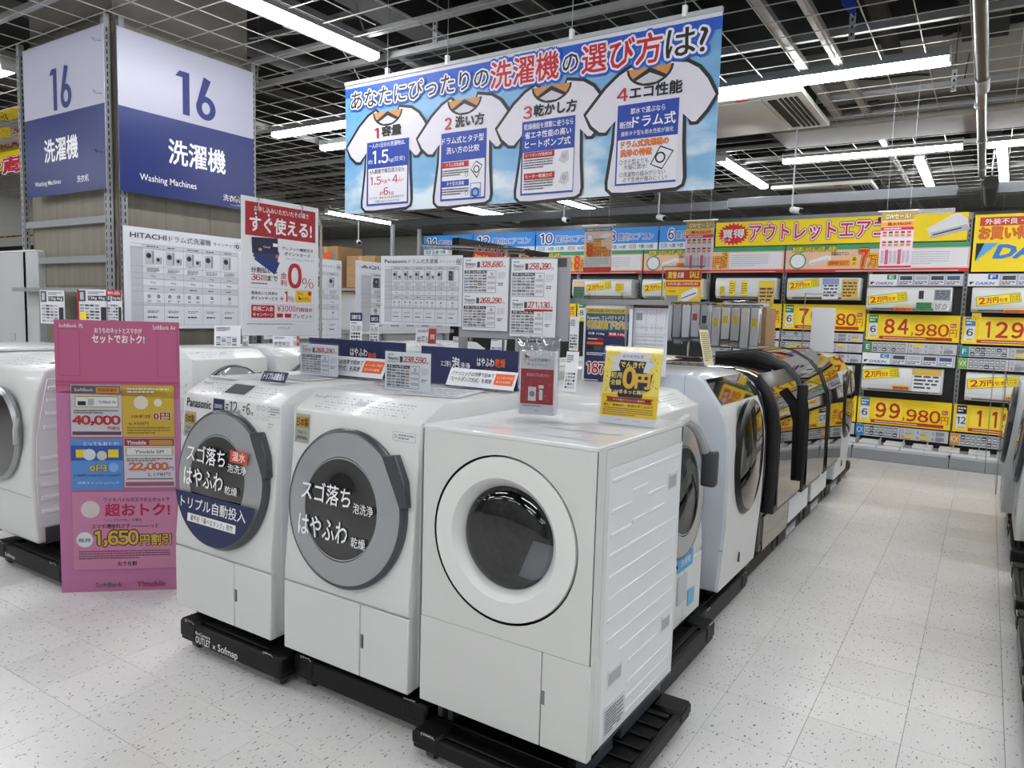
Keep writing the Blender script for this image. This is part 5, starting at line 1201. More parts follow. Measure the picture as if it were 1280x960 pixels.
t = thing('blank_sign', 'blank white panel sign standing on the mirror front washer', 'sign', (-1.13, 5.9, 1.235)); MB().bbox(0, 0, -.02, .165, .004, .31, W_, .001, 1).build('panel', t); MB().box(-.06, .006, -.04, -.054, .012, .42, CHROME).box(-.06, .006, .41, .2, .012, .416, CHROME).box(.03, .004, -.022, .13, .06, -.018, ACRYL).build('holder', t)

# ================================================================ PINK FLOOR SIGN
pk = PR(-3.74, 1.755, 42.2)
c = Card(pk, (77.5, 741), (223, 403), ink('#B06C96'), .012, .0008); f = c.fr; I = lambda p: p
PK = ink('#B0567C'); c.R((0, .745), (1, 1), PK, 1, f)
for x0, x1 in ((.03, .2), (.82, .99)): c.B((x0, .80), (x1, .97), ink('#A83E66'), .003, 2, f)
c.R((0, .775), (1, .782), ink('#A83E66'), 2, f).R((0, .765), (1, .768), ink('#A83E66'), 2, f).F([(0, .745), (0, .74), (.18, .752), (.8, .752), (1, .72), (1, .745)], PK, 2, f)
c.T('SoftBank 光', (.04, .972), (.23, .988), W_, 3, f).T('SoftBank Air', (.79, .972), (.98, .988), W_, 3, f)
c.T('おうちのネットとスマホが', (.32, .955), (.70, .975), W_, 3, f, .015).T('セットでおトク!', (.30, .92), (.72, .95), W_, 3, f, .03)
c.T('SoftBank', (.28, .017), (.50, .035), G1, 3, f, .005).T('Y!mobile', (.62, .015), (.86, .037), ink('#8A1838'), 3, f, .01)
def post(x0, y0, x1, y1, mt): c.R((x0, y0), (x1, y1), mt, 2, f); return c.sub((x0, y0), (x1, y1), f)
def pT(s_, g, x0, y0, x1, y1, m_, bo=0, out=(), l=4): c.T(s_, g((x0, y0)), g((x1, y1)), m_, l, I, bo, out)
def pR(g, x0, y0, x1, y1, m_, l=3): c.R(g((x0, y0)), g((x1, y1)), m_, l, I)
g = post(.115, .58, .525, .77, ink('#DAD3D8')); pR(g, .02, .82, .98, .97, ink('#6A5A62')); pT('SoftBank', g, .08, .87, .45, .93, W_); pR(g, .5, .84, .96, .95, ink('#D8A030'), 4); pT('特典実施中', g, .54, .86, .92, .93, RED, .02, l=5)
pR(g, .08, .56, .94, .78, ink('#D0A838')); pR(g, .1, .58, .92, .76, W_, 4); pR(g, .14, .60, .3, .68, K, 5); pR(g, .34, .6, .46, .73, G3, 5); pT('+SoftBank Air', g, .54, .64, .9, .70, K, l=5)
c.L(g((.06, .44)), g((.94, .52)), 2, G1, 4, I, dash=.04); pT('40,000', g, .04, .22, .96, .40, ink('#C02028'), .03, [(W_, .09), (ink('#70101A'), .055)]); pT('円相当', g, .72, .13, .95, .20, RED, .01); pR(g, .02, .03, .98, .1, ink('#6A4A52'))
g = post(.53, .58, .955, .77, ink('#D9B432')); c.L(g((.1, .84)), g((.9, .95)), 2, W_, 3, I, dash=.08); 
pT('10ギガ', g, .18, .36, .54, .43, ink('#8A2A1A'), .02); pT('0円', g, .60, .33, .92, .47, ink('#A03018'), .04, [(W_, .08)]); pT('6,930円', g, .12, .22, .5, .29, G1); c.L(g((.08, .05)), g((.92, .2)), 3, ink('#8A6A1A'), 3, I, dash=.05)
for k_ in range(2): c.O(g((.36+.33*k_, .66)), g((.5+.27*k_, .66)), ink('#EFE6D2'), 4, I, 18)
g = post(.105, .385, .525, .57, ink('#5A94D8')); pR(g, .0, .58, 1, .88, ink('#2A58B0')); pT('とってもおトク!', g, .25, .88, .93, .95, W_, .02); pT('0円', g, .36, .37, .68, .49, ink('#E8D060'), .03, [(ink('#5A4A1A'), .07)]); pT('5,368円→4,815円→5,000円', g, .04, .25, .96, .31, NAVY); pT('特典キャッシュバック', g, .12, .11, .92, .16, W_)
pR(g, .1, .64, .3, .8, YEL, 4); pR(g, .72, .64, .92, .8, YEL, 4); c.O(g((.36, .7)), g((.48, .7)), ink('#E6EAF0'), 5, I, 18); c.O(g((.6, .68)), g((.7, .68)), ink('#E2D6CA'), 5, I, 18); c.O(g((.82, .44)), g((.92, .44)), ink('#8AB8F0'), 4, I, 16)
g = post(.535, .392, .955, .575, ink('#E2DADF')); pR(g, .01, .84, .99, .99, ink('#A02030')); pT('Y!mobile', g, .06, .87, .44, .95, W_, .02); pR(g, .5, .86, .96, .96, ink('#C89038'), 4); pR(g, .03, .64, .97, .82, ink('#D8B448')); pR(g, .06, .66, .94, .80, W_, 4); pT('Y!mobile SIM', g, .22, .69, .78, .76, K, .01, l=5)
pT('22,000', g, .1, .34, .86, .50, ink('#D86A38'), .03, [(W_, .09), (ink('#A02018'), .055)]); pT('円', g, .87, .35, .97, .42, RED, .02); pT('2,178円', g, .45, .22, .9, .30, K); c.L(g((.05, .52)), g((.95, .6)), 2, G1, 4, I); pR(g, .02, .02, .98, .11, ink('#A85A64')); pR(g, .04, .16, .96, .18, G1)
g = post(.105, .085, .965, .375, ink('#D888AC')); pT('ワイモバイルのスマホとセットで', g, .30, .87, .93, .93, ink('#5A2038'), .015); pT('超おトク!', g, .31, .69, .93, .85, ink('#C01A50'), .04); c.O(g((.17, .78)), g((.26, .78)), ink('#E8D8D4'), 4, I, 20)
pT('「シンプル2 M/L」の場合', g, .30, .62, .66, .66, K); pT('スマホ通信料がず――――っと', g, .18, .53, .82, .59, ink('#3A1828'), .01); c.O(g((.11, .39)), g((.19, .39)), W_, 4, I, 20); pT('毎月', g, .05, .36, .16, .41, K, .01, l=5)
pT('1,650', g, .21, .30, .62, .50, ink('#E0B840'), .04, [(ink('#3A1010'), .09)]); pT('円割引', g, .64, .31, .94, .45, ink('#E0B840'), .04, [(ink('#3A1010'), .09)]); c.L(g((.05, .13)), g((.93, .25)), 4, ink('#7A4A5E'), 3, I, dash=.02); pT('おうち割', g, .42, .04, .60, .10, K, .02)
t = c.put('floor_sign', 'tall pink floor sign with five phone plan posters beside the front left washer', 'sign')
sl_ = MB().box(c.W*.10, -.006, c.H*.575, c.W*.97, -.0045, c.H*.775, ACRYL).box(c.W*.10, -.006, c.H*.38, c.W*.97, -.0045, c.H*.572, ACRYL).box(c.W*.10, -.006, c.H*.08, c.W*.98, -.0045, c.H*.377, ACRYL); sl_.build('clear_pocket', t)
MB().box(.1, .012, 0, .12, .22, .01, GREY).box(c.W-.12, .012, 0, c.W-.1, .22, .01, GREY).tube([(.11, .02, .9), (.11, .21, .01)], .006, GREY).tube([(c.W-.11, .02, .9), (c.W-.11, .21, .01)], .006, GREY).build('rear_strut', t)

# ================================================================ AIR CONDITIONER WALL
YW = 8.95; WP = PY(YW)
gw = thing('display_shelf', 'long black display wall of air conditioners with yellow signs on top', 'shelf', (0, YW, 0))
BK = mat('black_back_panel', '#141416', .5, noise=.1)
bx = [-7.44, -6.54, -5.64, -4.74, -3.84, -2.94, -2.04, -1.14, -.24, .66, 1.56]
for i in range(len(bx)-1):
    MB().box(bx[i]+.002, .03, .1, bx[i+1]-.002, .06, 2.55, BK).build('back_panel', gw)
    MB().bbox(bx[i]+.002, -.42, 0, bx[i+1]-.002, .03, .11, GREY, .004, 1).build('base_plinth', gw)
    MB().box(bx[i]+.01, -.41, .11, bx[i+1]-.01, .02, .135, LGREY).build('base_deck', gw)
    b = MB()
    for k in range(4): x = bx[i]+.02+k*.222; b.box(x, -.40, .135, x+.006, -.12, .21, WHITE2).box(x, -.405, .135, x+.2, -.40, .165, WHITE2)
    b.build('pamphlet_tray', gw)
for x in bx:
    b = MB().box(x-.02, -.01, .1, x+.02, .03, 2.6, GREY)
    for k in range(48): b.box(x-.005, -.0115, .15+k*.05, x+.005, -.0095, .18+k*.05, BLACKP)
    b.build('slotted_upright', gw)
for i, x in enumerate((-1.0, -.76, -.5, -.26, .0, .25, .48, -1.22, -1.5)):
    t = thing('pamphlet_stack', 'stack of %s pamphlets, %s' % (('white', 'grey printed')[i % 2], ('first', 'second', 'third', 'fourth', 'fifth', 'sixth', 'seventh', 'left of the first', 'farthest left')[i]+' along the aisle end wall'), 'pamphlets', (x, YW-.39, .136))
    for k in range(3): MB().box(-.08, 0, .001+k*.018, .1, .24, .016+k*.018, (PAPER, G3, PAPER)[k]).build('pamphlet', t)
def wc(bl, tr, base, name, label, cat, fn, Y=YW-.02, th=.006, step=.0012, group=None):
    c = Card(PY(Y), bl, tr, base, th, step); fn(c, c.fr); return c.put(name, label, cat, group)
# --- blue room size headers
def bluehead(x0, x1, num, label, a='6', b_='9'):
    c = Card(PY(YW-.06), (x0, YW-.06, 2.30), (x1, YW-.06, 2.59), ink('#2F8FE6'), .008, .0015); f = c.fr
    c.R((0, 0), (1, .30), ink('#E6EEF6'), 1, f)
    c.T(num, (.17 if len(num) == 1 else .08, .42), (.27 if len(num) == 1 else .27, .86), ink('#1A2E6A'), 3, f, .02, [(W_, .10)]).T('畳用エアコン', (.32, .44), (.93, .74), ink('#2A6AB8'), 3, f, .02, [(W_, .085)])
    c.B((.04, .08), (.15, .24), ink('#2F6FB0'), .006, 2, f).T('木造', (.05, .11), (.14, .21), ink('#2F6FB0'), 3, f).T(a+'畳 '+b_+'畳', (.2, .08), (.46, .23), G1, 3, f).B((.52, .08), (.63, .24), ORG, .006, 2, f).T('鉄筋', (.53, .11), (.62, .21), ORG, 3, f).T(a+'畳 '+b_+'畳', (.68, .08), (.93, .23), G1, 3, f)
    c.put('header_sign', label, 'sign')
bluehead(-7.42, -6.5, '14', 'blue fourteen mat air conditioner sign above the tall boxes at the left end', '11', '18')
bluehead(-6.48, -5.42, '12', 'blue twelve mat air conditioner sign behind the red and black topper', '10', '15')
bluehead(-5.4, -4.42, '10', 'blue ten mat air conditioner sign', '8', '12')
bluehead(-4.40, -3.60, '8', 'blue air conditioner sign right of the peach eighty thousand yen poster', '7', '10')
bluehead(-3.58, -2.88, '6', 'blue six mat air conditioner sign', '6', '9')
# --- yellow outlet header
def outlet(c, f):
    c.F([(.16+.135*(1 if k % 2 else .78)*math.cos(2*PI*k/44)*.62, .5+.42*(1 if k % 2 else .78)*math.sin(2*PI*k/44)) for k in range(44)][:], ink('#D81E2C'), 1, f) if 0 else None
    cx, cy = .082*c.W, .5*c.H; c.poly([(cx+(.19 if k % 2 else .15)*math.cos(2*PI*k/44), cy+(.135 if k % 2 else .105)*math.sin(2*PI*k/44)) for k in range(44)], ink('#D81E2C'), 1)
    c.T('買得', (.032, .34), (.132, .70), W_, 2, f, .03, [(ink('#8A1020'), .06)])
    c.T('お買い得', (.02, .2), (.07, .32), W_, 3, f)
    c.T('アウトレットエアコン', (.155, .2), (.78, .86), ink('#D82030'), 2, f, .02, [(ink('#8A1020'), .125), (W_, .085)])
    c.R((.68, .78), (.80, .94), K, 6, f).T('OUTLET', (.69, .81), (.79, .92), YEL, 7, f, .02)
wc((897, 310), (1213, 265), YEL, 'header_sign', 'long yellow bargain sign with red white-outlined lettering', 'sign', lambda c, f: None, YW-.06) if 0 else None
c = Card(PY(YW-.06), (-2.86, YW-.06, 2.315), (-.26, YW-.06, 2.60), YEL, .01, .0016); outlet(c, c.fr)
c.F([(1159, 286), (1163, 298), (1212, 287), (1210, 273), (1201, 267), (1196, 266)], ink('#E8E9EC'), 3).F([(1163, 298), (1212, 287), (1209, 280), (1163, 291)], G3, 4).F([(1166, 293), (1202, 284), (1202, 285.5), (1166, 294.5)], K, 5)
t = c.put('header_sign', 'long yellow bargain sign with big red white-outlined lettering', 'sign')
# --- peach subsidy banners
def peach(x0, x1, label, n8='7'):
    c = Card(PY(YW-.05), (x0, YW-.05, 2.00), (x1, YW-.05, 2.305), ink('#F4C6A8'), .006, .0014); f = c.fr
    c.R((0, .82), (1, 1), ink('#3E9A6E'), 1, f).R((0, 0), (1, .12), ink('#D23A32'), 1, f)
    c.T('東京都にお住まい必見、必見!!', (.04, .76), (.30, .94), YEL, 3, f, .03, [(ink('#1A3A20'), .09)])
    c.O((.075, .42), (.075, .72), ink('#3E9A6E'), 2, f, 24).O((.075, .42), (.075, .67), W_, 2.5, f, 24); c.F([(.08, .7), (.1, .82), (.13, .8)], GRN, 3, f)
    c.F([(.14, .32), (.15, .44), (.24, .62), (.27, .6), (.27, .44), (.16, .28)], W_, 3, f).F([(.15, .33), (.255, .48), (.26, .45), (.155, .30)], G3, 3.5, f)
    c.T('対象のエアコン', (.27, .60), (.37, .74), K, 3, f, .02); c.R((.25, .22), (.38, .44), ink('#F0A020'), 2.6, f).T('店頭申請するだけで', (.26, .26), (.37, .40), RED, 4, f, .02)
    c.R((.385, .22), (.42, .55), YEL, 2.6, f).T('最', (.39, .4), (.415, .53), RED, 4, f, .02).T('大', (.39, .24), (.415, .37), RED, 4, f, .02)
    c.T(n8, (.43, .20), (.475, .78), ink('#E02818'), 4, f, .05, [(K, .12), (YEL, .085)]).T('万円', (.48, .2), (.58, .60), ink('#E02818'), 4, f, .03, [(K, .12), (YEL, .085)]).T('引き', (.59, .25), (.62, .8), ink('#E02818'), 4, f, .02, [(K, .12), (YEL, .085)])
    c.R((.635, .16), (.99, .78), ink('#EDEAF0'), 2, f).L((.65, .25), (.9, .72), 6, G3, 3, f, dash=.04, fill=.35).R((.3, .03), (.95, .05), W_, 2, f)
    c.put('promotion_banner', label, 'banner')
peach(-5.52, -3.80, 'peach and green subsidy banner, left of three along the display wall', '8')
peach(-3.78, -2.05, 'peach and green subsidy banner, middle of three along the display wall', '7')
peach(-2.03, -.22, 'peach and green subsidy banner, right of three along the display wall', '7')
peach(-7.3, -5.54, 'peach and green subsidy banner behind the hanging price sheets')
# --- yellow maker sign at the right
c = Card(PY(YW-.06), (-.20, YW-.06, 1.995), (1.55, YW-.06, 2.565), YEL, .01, .0016); f = c.fr
c.R((.025, .80), (.92, .95), ink('#D23A28'), 1, f).T('外装不良・生産完了品', (.05, .825), (.44, .925), W_, 2, f, .02).T('お買い得アウトレット', (.025, .57), (.63, .78), ink('#E87A18'), 2, f, .04, [(RED, .07)])
c.F([(.015, .18), (.015, .50), (.06, .50)], K, 2, f).F([(.015, .18), (.055, .50), (.125, .50)], ink('#5CA8E0'), 3, f); c.T('DAIKIN', (.105, .24), (.58, .46), ink('#2A7AC8'), 2, f, .05, sh=.25)
c.put('header_sign', 'yellow maker sign with blue italic lettering at the right edge', 'sign')

# --- air conditioner units
ACW = mat('air_conditioner_white', '#DFE0DF', .35, coat=.2, noise=.01)
def ac(x0, x1, z0, z1, label, stickers=(), dark=False, d=.22, group=None):
    w = x1-x0; h = z1-z0; t = thing('wall_air_conditioner', label, 'air conditioner', (x0, YW-.0, z0), 0, group)
    pr = [(0, 0), (-d*.75, 0), (-d*.95, h*.12), (-d, h*.3), (-d, h*.85), (-d*.93, h*.97), (-d*.85, h), (0, h)]
    MB().prism(pr, 0, w, ACW, 'x', .008, 2).build('housing', t)
    MB().box(.01, -d*.99, h*.26, w-.01, -d*.96, h*.275, G1).build('panel_seam', t)
    MB().prism([(-d*.70, -.001), (-d*.92, h*.075), (-d*.935, h*.09), (-d*.71, .012)], .06, w-.12, G1 if dark else ink('#6A6C70'), 'x').build('outlet_flap', t)
    b = MB()
    for k in range(12): b.box(.03+k*(w-.06)/12, -d*.8, h+.0, .03+k*(w-.06)/12+(w-.06)/14, -d*.2, h+.003, G2)
    b.build('top_grille', t)
    for s_ in stickers: s_(t, x0, z0, w, h, d)
    return t
def stick(t, x0, z0, w, h, d, u0, v0, u1, v1, base, fn, name='price_sticker', rot=0):
    o = Vector((x0+u0*w, YW-d-.0025, z0+v0*h)); c = Card(Plane(o, (math.cos(rot), 0, math.sin(rot)), (-math.sin(rot), 0, math.cos(rot))), tuple(o), tuple(o+Vector((math.cos(rot)*(u1-u0)*w-math.sin(rot)*(v1-v0)*h, 0, math.sin(rot)*(u1-u0)*w+math.cos(rot)*(v1-v0)*h))), None, .003, .0008)
    c.R((0, 0), (1, 1), base, 0, c.fr); fn(c, c.fr); ob = c.p.build(name); ob.matrix_world = c.mtx; ob.parent = t; ob.matrix_parent_inverse = t.matrix_basis.inverted()
def two(u0=.12, v0=.3, u1=.55, v1=.68):
    def g(t, x0, z0, w, h, d):
        def fn(c, f): c.B((0, 0), (1, 1), GRN, .004, 1, f); c.T('2', (.06, .2), (.2, .85), ink('#C03018'), 2, f, .04).T('万円', (.23, .2), (.5, .75), ink('#B03018'), 2, f, .04).T('引き', (.53, .2), (.70, .6), ink('#B03018'), 2, f, .03); c.R((.76, .15), (.97, .85), ink('#5A8A20'), 2, f).R((.775, .2), (.955, .8), YEL, 2.4, f).T('特典', (.79, .52), (.94, .74), K, 3, f).T('対象', (.79, .26), (.94, .48), K, 3, f)
        stick(t, x0, z0, w, h, d, u0, v0, u1, v1, YEL, fn, rot=.14)
    return g
def tagst(u0, v0, u1, v1, base, seed=1, head=None):
    def g(t, x0, z0, w, h, d):
        def fn(c, f):
            c.L((.08, .1), (.92, .9), 5, ink('#8A6A20') if base is YEL else G1, 1, f, dash=.3, seed=seed)
            if head: c.R((0, .72), (1, 1), head, 2, f)
            c.B((0, 0), (1, 1), G2, .002, 2, f)
        stick(t, x0, z0, w, h, d, u0, v0, u1, v1, base, fn, 'label_card')
    return g
GOLD = ink('#D9B24A'); ochre = ink('#E8D040')
ac(-2.78, -2.08, 1.69, 1.93, 'air conditioner with three columns of yellow tags, right of the yellow poster', (tagst(.08, .15, .16, .6, YEL, 2), tagst(.24, .15, .34, .85, YEL, 3), tagst(.44, .15, .54, .85, YEL, 4), tagst(.73, -.25, .98, .85, GOLD, 5, ochre)))
ac(-1.96, -1.20, 1.69, 1.93, 'air conditioner with a slanted yellow tag and two cards, top row second bay', (two(.03, .42, .46, .78), tagst(.5, .02, .72, .95, PAPER, 6, ink('#8A9AD0')), tagst(.76, .02, .97, .92, GOLD, 7)), True)
ac(-1.13, -.34, 1.585, 1.83, 'air conditioner with green spec labels in the top row, above the lower green price tag', (two(.03, .22, .5, .6), tagst(.34, -.02, .56, .18, ORG, 3, YEL), tagst(.6, .02, .78, .36, GRN, 4), tagst(.8, .02, .98, .36, PAPER, 5), tagst(.8, .45, .98, .9, G2, 6), tagst(.62, .5, .68, .85, K, 6)))
ac(-.17, .62, 1.585, 1.83, 'air conditioner at the right edge of the top row, small yellow tag below', (two(.06, .22, .53, .6), tagst(.34, -.02, .6, .16, ORG, 3, YEL), tagst(.02, -.38, .12, -.05, YEL, 4)))
ac(-4.72, -3.86, 1.68, 1.92, 'air conditioner with a green framed card and yellow tag above the navy poster', (tagst(.03, -.1, .22, .85, ink('#3A7A58'), 6, ink('#E8C8A0')), two(.26, .3, .68, .7), tagst(.74, .3, .88, .8, YEL, 3)))
ac(-3.72, -2.93, 1.68, 1.92, 'air conditioner half hidden behind the yellow red topped poster', (two(.04, .3, .5, .68), tagst(.8, .3, .95, .8, YEL, 3)))
ac(-5.6, -4.9, 1.68, 1.92, 'air conditioner with a small yellow tag beside the grey backing board', (tagst(.78, .3, .9, .8, YEL, 3),))
ac(-1.12, -.36, .72, .98, 'air conditioner in the lower row with a red five thousand card', (two(.02, .45, .48, .85), tagst(.40, .12, .6, .32, ORG, 3, YEL), tagst(.63, .1, .98, 1.02, PAPER, 8, GOLD)))
ac(-.16, .62, .69, .97, 'air conditioner in the lower row at the right edge', (two(.03, .42, .6, .78), tagst(.45, .1, .75, .3, ORG, 3, YEL)))
ac(-2.0, -1.22, .72, .97, 'air conditioner in the lower row behind the mirror front washers', (two(.2, .4, .6, .7), tagst(.72, .2, .98, .9, YEL, 4)))
# --- big yellow price boards
def pboard(x0, x1, z0, z1, big, small, num, tagc, label, hole=False):
    c = Card(PY(YW-.045), (x0, YW-.045, z0), (x1, YW-.045, z1), ink('#F6D414'), .006, .0014); f = c.fr
    c.R((.03, .66), (.13, .97), tagc, 2, f).R((.03, .10), (.13, .66), PAPER, 1.6, f).T(num, (.05 if len(num) == 1 else .04, .30), (.11 if len(num) == 1 else .125, .55), K, 3, f, .02).R((.05, .12), (.12, .2), ochre, 2, f).L((.04, .72), (.12, .92), 2, W_, 3, f, dash=.3)
    u = .17; n = len(big)
    ww = .72-.40*1; bw = .145
    c.R((.155, .05), (.93, .17), ink('#B8301C'), 2, f).L((.2, .08), (.9, .13), 1, W_, 3, f, dash=.02)
    x = .18 if n > 2 else .20
    for ch in big:
        c.R((x-.01, .22), (x+.135, .90), ink('#F9DC3A'), 1.5, f); a_ = .05 if ch == '1' else 0
        c.T(ch, (x+.005+a_, .27), (x+.115-a_*.4, .82), ink('#B82C10'), 2.2, f, .03); x += .15
    c.T(',', (x+.0, .2), (x+.018, .34), ink('#B82C10'), 2.2, f, .02); x += .035
    k = (.90-x)/3
    for ch in small: c.T(ch, (x+.005, .22), (x+k-.01, .66), ink('#B82C10'), 2.2, f, .02); x += k
    c.R((.905, .55), (.965, .70), ink('#C03A18'), 2, f).T('税込', (.91, .58), (.96, .67), W_, 3, f).T('円', (.90, .20), (.975, .48), ink('#B82C10'), 2.2, f)
    c.put('price_board', label, 'price board')
pboard(-1.135, -.255, 1.265, 1.545, '84', '980', '6', GRN, 'yellow price board reading eighty-four thousand nine hundred eighty yen')
pboard(-2.02, -1.15, 1.35, 1.64, '70', '980', '6', GRN, 'yellow price board mostly behind the blank white sign')
pboard(-2.92, -2.04, 1.36, 1.64, '79', '980', '6', K, 'yellow price board behind the taller accessory rack')
pboard(-3.82, -2.94, 1.36, 1.64, '99', '800', '8', K, 'yellow price board behind the yellow red topped poster')
pboard(-4.72, -3.84, 1.36, 1.64, '89', '980', '8', GRN, 'yellow price board behind the navy special price poster')
pboard(-5.62, -4.74, 1.36, 1.64, '99', '000', '10', GRN, 'yellow price board left of the navy special price poster')
pboard(-.235, .645, 1.26, 1.54, '129', '980', '6', ink('#3A7FB8'), 'yellow price board starting with one hundred twenty-nine at the right edge')
pboard(-1.16, -.265, .345, .635, '99', '980', '6', ink('#3A7FB8'), 'yellow price board reading ninety-nine thousand nine hundred eighty yen')
pboard(-.245, .645, .345, .63, '119', '980', '12', K, 'yellow price board starting with one hundred nineteen at the right edge')
pboard(-2.04, -1.175, .345, .635, '89', '980', '6', GRN, 'lower yellow price board whose end shows beside the far white washer')
# --- information strips
def strip(x0, x1, z0, z1, code, cc, label, kind=0, base=None, seed=1):
    c = Card(PY(YW-.045), (x0, YW-.045, z0), (x1, YW-.045, z1), base or ink('#C9CAD0'), .005, .0012); f = c.fr; r = random.Random(seed); x = .01
    if kind == 1:    # maker card and small product cards
        c.R((0, 0), (.31, 1), W_, 1, f).T('DAIKIN', (.08, .12), (.27, .34), ink('#1C5AA8'), 3, f, .015, sh=.25).F([(.02, .1), (.02, .36), (.07, .36)], K, 2, f).R((.2, .55), (.3, .95), cc, 2, f).T(code, (.225, .62), (.275, .88), W_, 3, f, .02); x = .33
        n = 3 if x1-x0 < 1.0 else 5
        for k in range(n+1):
            a = x+k*(.66/(n+1)); b_ = a+.66/(n+1)-.012; c.R((a, .06), (b_, .94), ink('#E6E8EE'), 1, f).B((a, .06), (b_, .94), ink('#5A7AB8'), .003, 2, f); c.R((a+.012, .5), (b_-.012, .84), r.choice((G1, ink('#4A5A78'), G3)), 2, f); c.L((a+.01, .12), (b_-.01, .42), 2, G1, 2, f, dash=.2)
    else:
        if code: c.R((0, .03), (.095, .97), cc, 1, f).T(code, (.028 if len(code) == 1 else .012, .26), (.068 if len(code) == 1 else .084, .74), W_, 2, f, .0); x = .105
        for j, (z_, zz) in enumerate(((.54, .92), (.1, .46))):
            for k in range(7):
                a = x+k*.052; c.R((a, z_), (a+.046, zz), r.choice((G2, G2, ink('#8A9A90'), ink('#9A7A9A') if k > 4 else G2, G1)), 2, f); c.R((a+.006, z_+.12), (a+.038, z_+.2), W_, 3, f)
        c.R((.49, .02), (.495, .98), G1, 2, f)
        for j in range(2):
            for k in range(3): c.T(str(r.choice((4, 6, 8, 10, 12, 14, 18))), (.51+k*.16, .55-.46*j), (.535+k*.16, .85-.46*j), G1, 3, f); c.R((.55+k*.16, .6-.46*j), (.64+k*.16, .9-.46*j), r.choice((G2, ochre, G3)), 2, f); c.L((.55+k*.16, .5-.46*j), (.65+k*.16, .58-.46*j), 1, G1, 3, f, dash=.2)
    c.put('information_strip', label, 'information strip')
E_, F_, G_ = ink('#3E8A58'), ink('#2F8F96'), ink('#7AA83A')
strip(-1.14, -.26, 1.85, 1.975, 'E', GRN, 'white maker strip with a green letter tag above the top row', 1)
strip(-.22, .64, 1.85, 1.975, 'F', ink('#1C5AC8'), 'white maker strip with a blue letter tag at the right edge', 1)
strip(-1.145, -.265, 1.135, 1.245, 'E', E_, 'grey strip with a green letter end under the eighty-four thousand board', 0, None, 2)
strip(-1.15, -.27, 1.005, 1.125, 'C', ink('#3A8AC0'), 'white maker strip with a blue letter tag between the two rows', 1)
strip(-.24, .64, 1.13, 1.235, 'F', F_, 'grey strip with a teal letter end at the right edge', 0, None, 3)
strip(-.245, .64, 1.0, 1.115, 'VX', G_, 'grey strip with a light green two letter end', 0, None, 4)
for k, z_ in enumerate((1.23, 1.115, 1.0)): strip(-2.03, -1.16, z_, z_+.095, '', G2, ('top', 'middle', 'bottom')[k]+' plain grey strip of three behind the blank white sign', 0, None, 5+k)
for k, z_ in enumerate((1.23, 1.115, 1.0)): strip(-2.93, -2.05, z_, z_+.095, '', G2, ('top', 'middle', 'bottom')[k]+' plain grey strip of three behind the accessory racks', 0, None, 8+k)
strip(-1.165, -.275, .205, .33, 'CX', ink('#2F86C8'), 'grey strip with a blue two letter end above the pamphlet trays', 0, None, 9)
strip(-.26, .64, .20, .325, 'KX', ink('#D8963A'), 'grey strip with an orange two letter end above the pamphlet trays', 0, None, 10)
strip(-2.05, -1.18, .205, .33, '', G2, 'grey strip beside the far white washer above the pamphlet trays', 0, None, 11)

# ================================================================ HANGING POSTERS OVER THE AISLES
def hangposter(bl, tr, Y, base, fn, label, wires=True):
    c = Card(PY(Y), bl, tr, base, .003, .0011); fn(c, c.fr); t = c.put('hanging_poster', label, 'poster')
    b = MB().tube([(-.03, 0, c.H+.008), (c.W+.03, 0, c.H+.008)], .007, W_, 8)
    for x in (.15, .85): b.tube([(c.W*x, 0, c.H), (c.W*x, 0, 3.4-c.o.z)], .0015, G3, 4)
    b.build('hanging_bar', t); return t
def f8(c, f):
    c.R((0, .89), (1, .98), ink('#2F7FC0'), 1, f).T('東京都にお住まいの方必見', (.08, .905), (.92, .96), YEL, 2, f, .03).R((0, 0), (1, .12), ink('#D8402E'), 1, f).R((.03, .13), (.97, .34), ink('#EDE6E6'), 1, f).L((.06, .15), (.9, .32), 5, G3, 2, f, dash=.06)
    c.O((.2, .76), (.2, .84), ink('#7AB8E0'), 2, f, 18).O((.2, .76), (.2, .825), W_, 2.5, f, 18); c.F([(.55, .78), (.75, .84), (.95, .84), (.97, .78), (.7, .72)], W_, 2, f); c.L((.35, .66), (.75, .74), 2, K, 2, f, dash=.08)
    c.R((.08, .57), (.62, .66), ink('#F2A21E'), 2, f).T('最大', (.1, .585), (.3, .645), RED, 3, f, .02); c.T('8', (.12, .37), (.33, .60), ink('#E03A18'), 3, f, .05, [(K, .11), (YEL, .08)]).T('万円', (.36, .37), (.78, .54), ink('#E03A18'), 3, f, .04, [(K, .11), (YEL, .08)]).T('引き', (.8, .36), (.96, .5), ink('#E03A18'), 3, f, .03, [(YEL, .08)])
hangposter((729, 341), (766, 282), 6.5, ink('#F3CFB8'), f8, 'peach eighty thousand yen discount poster hanging before the blue signs')
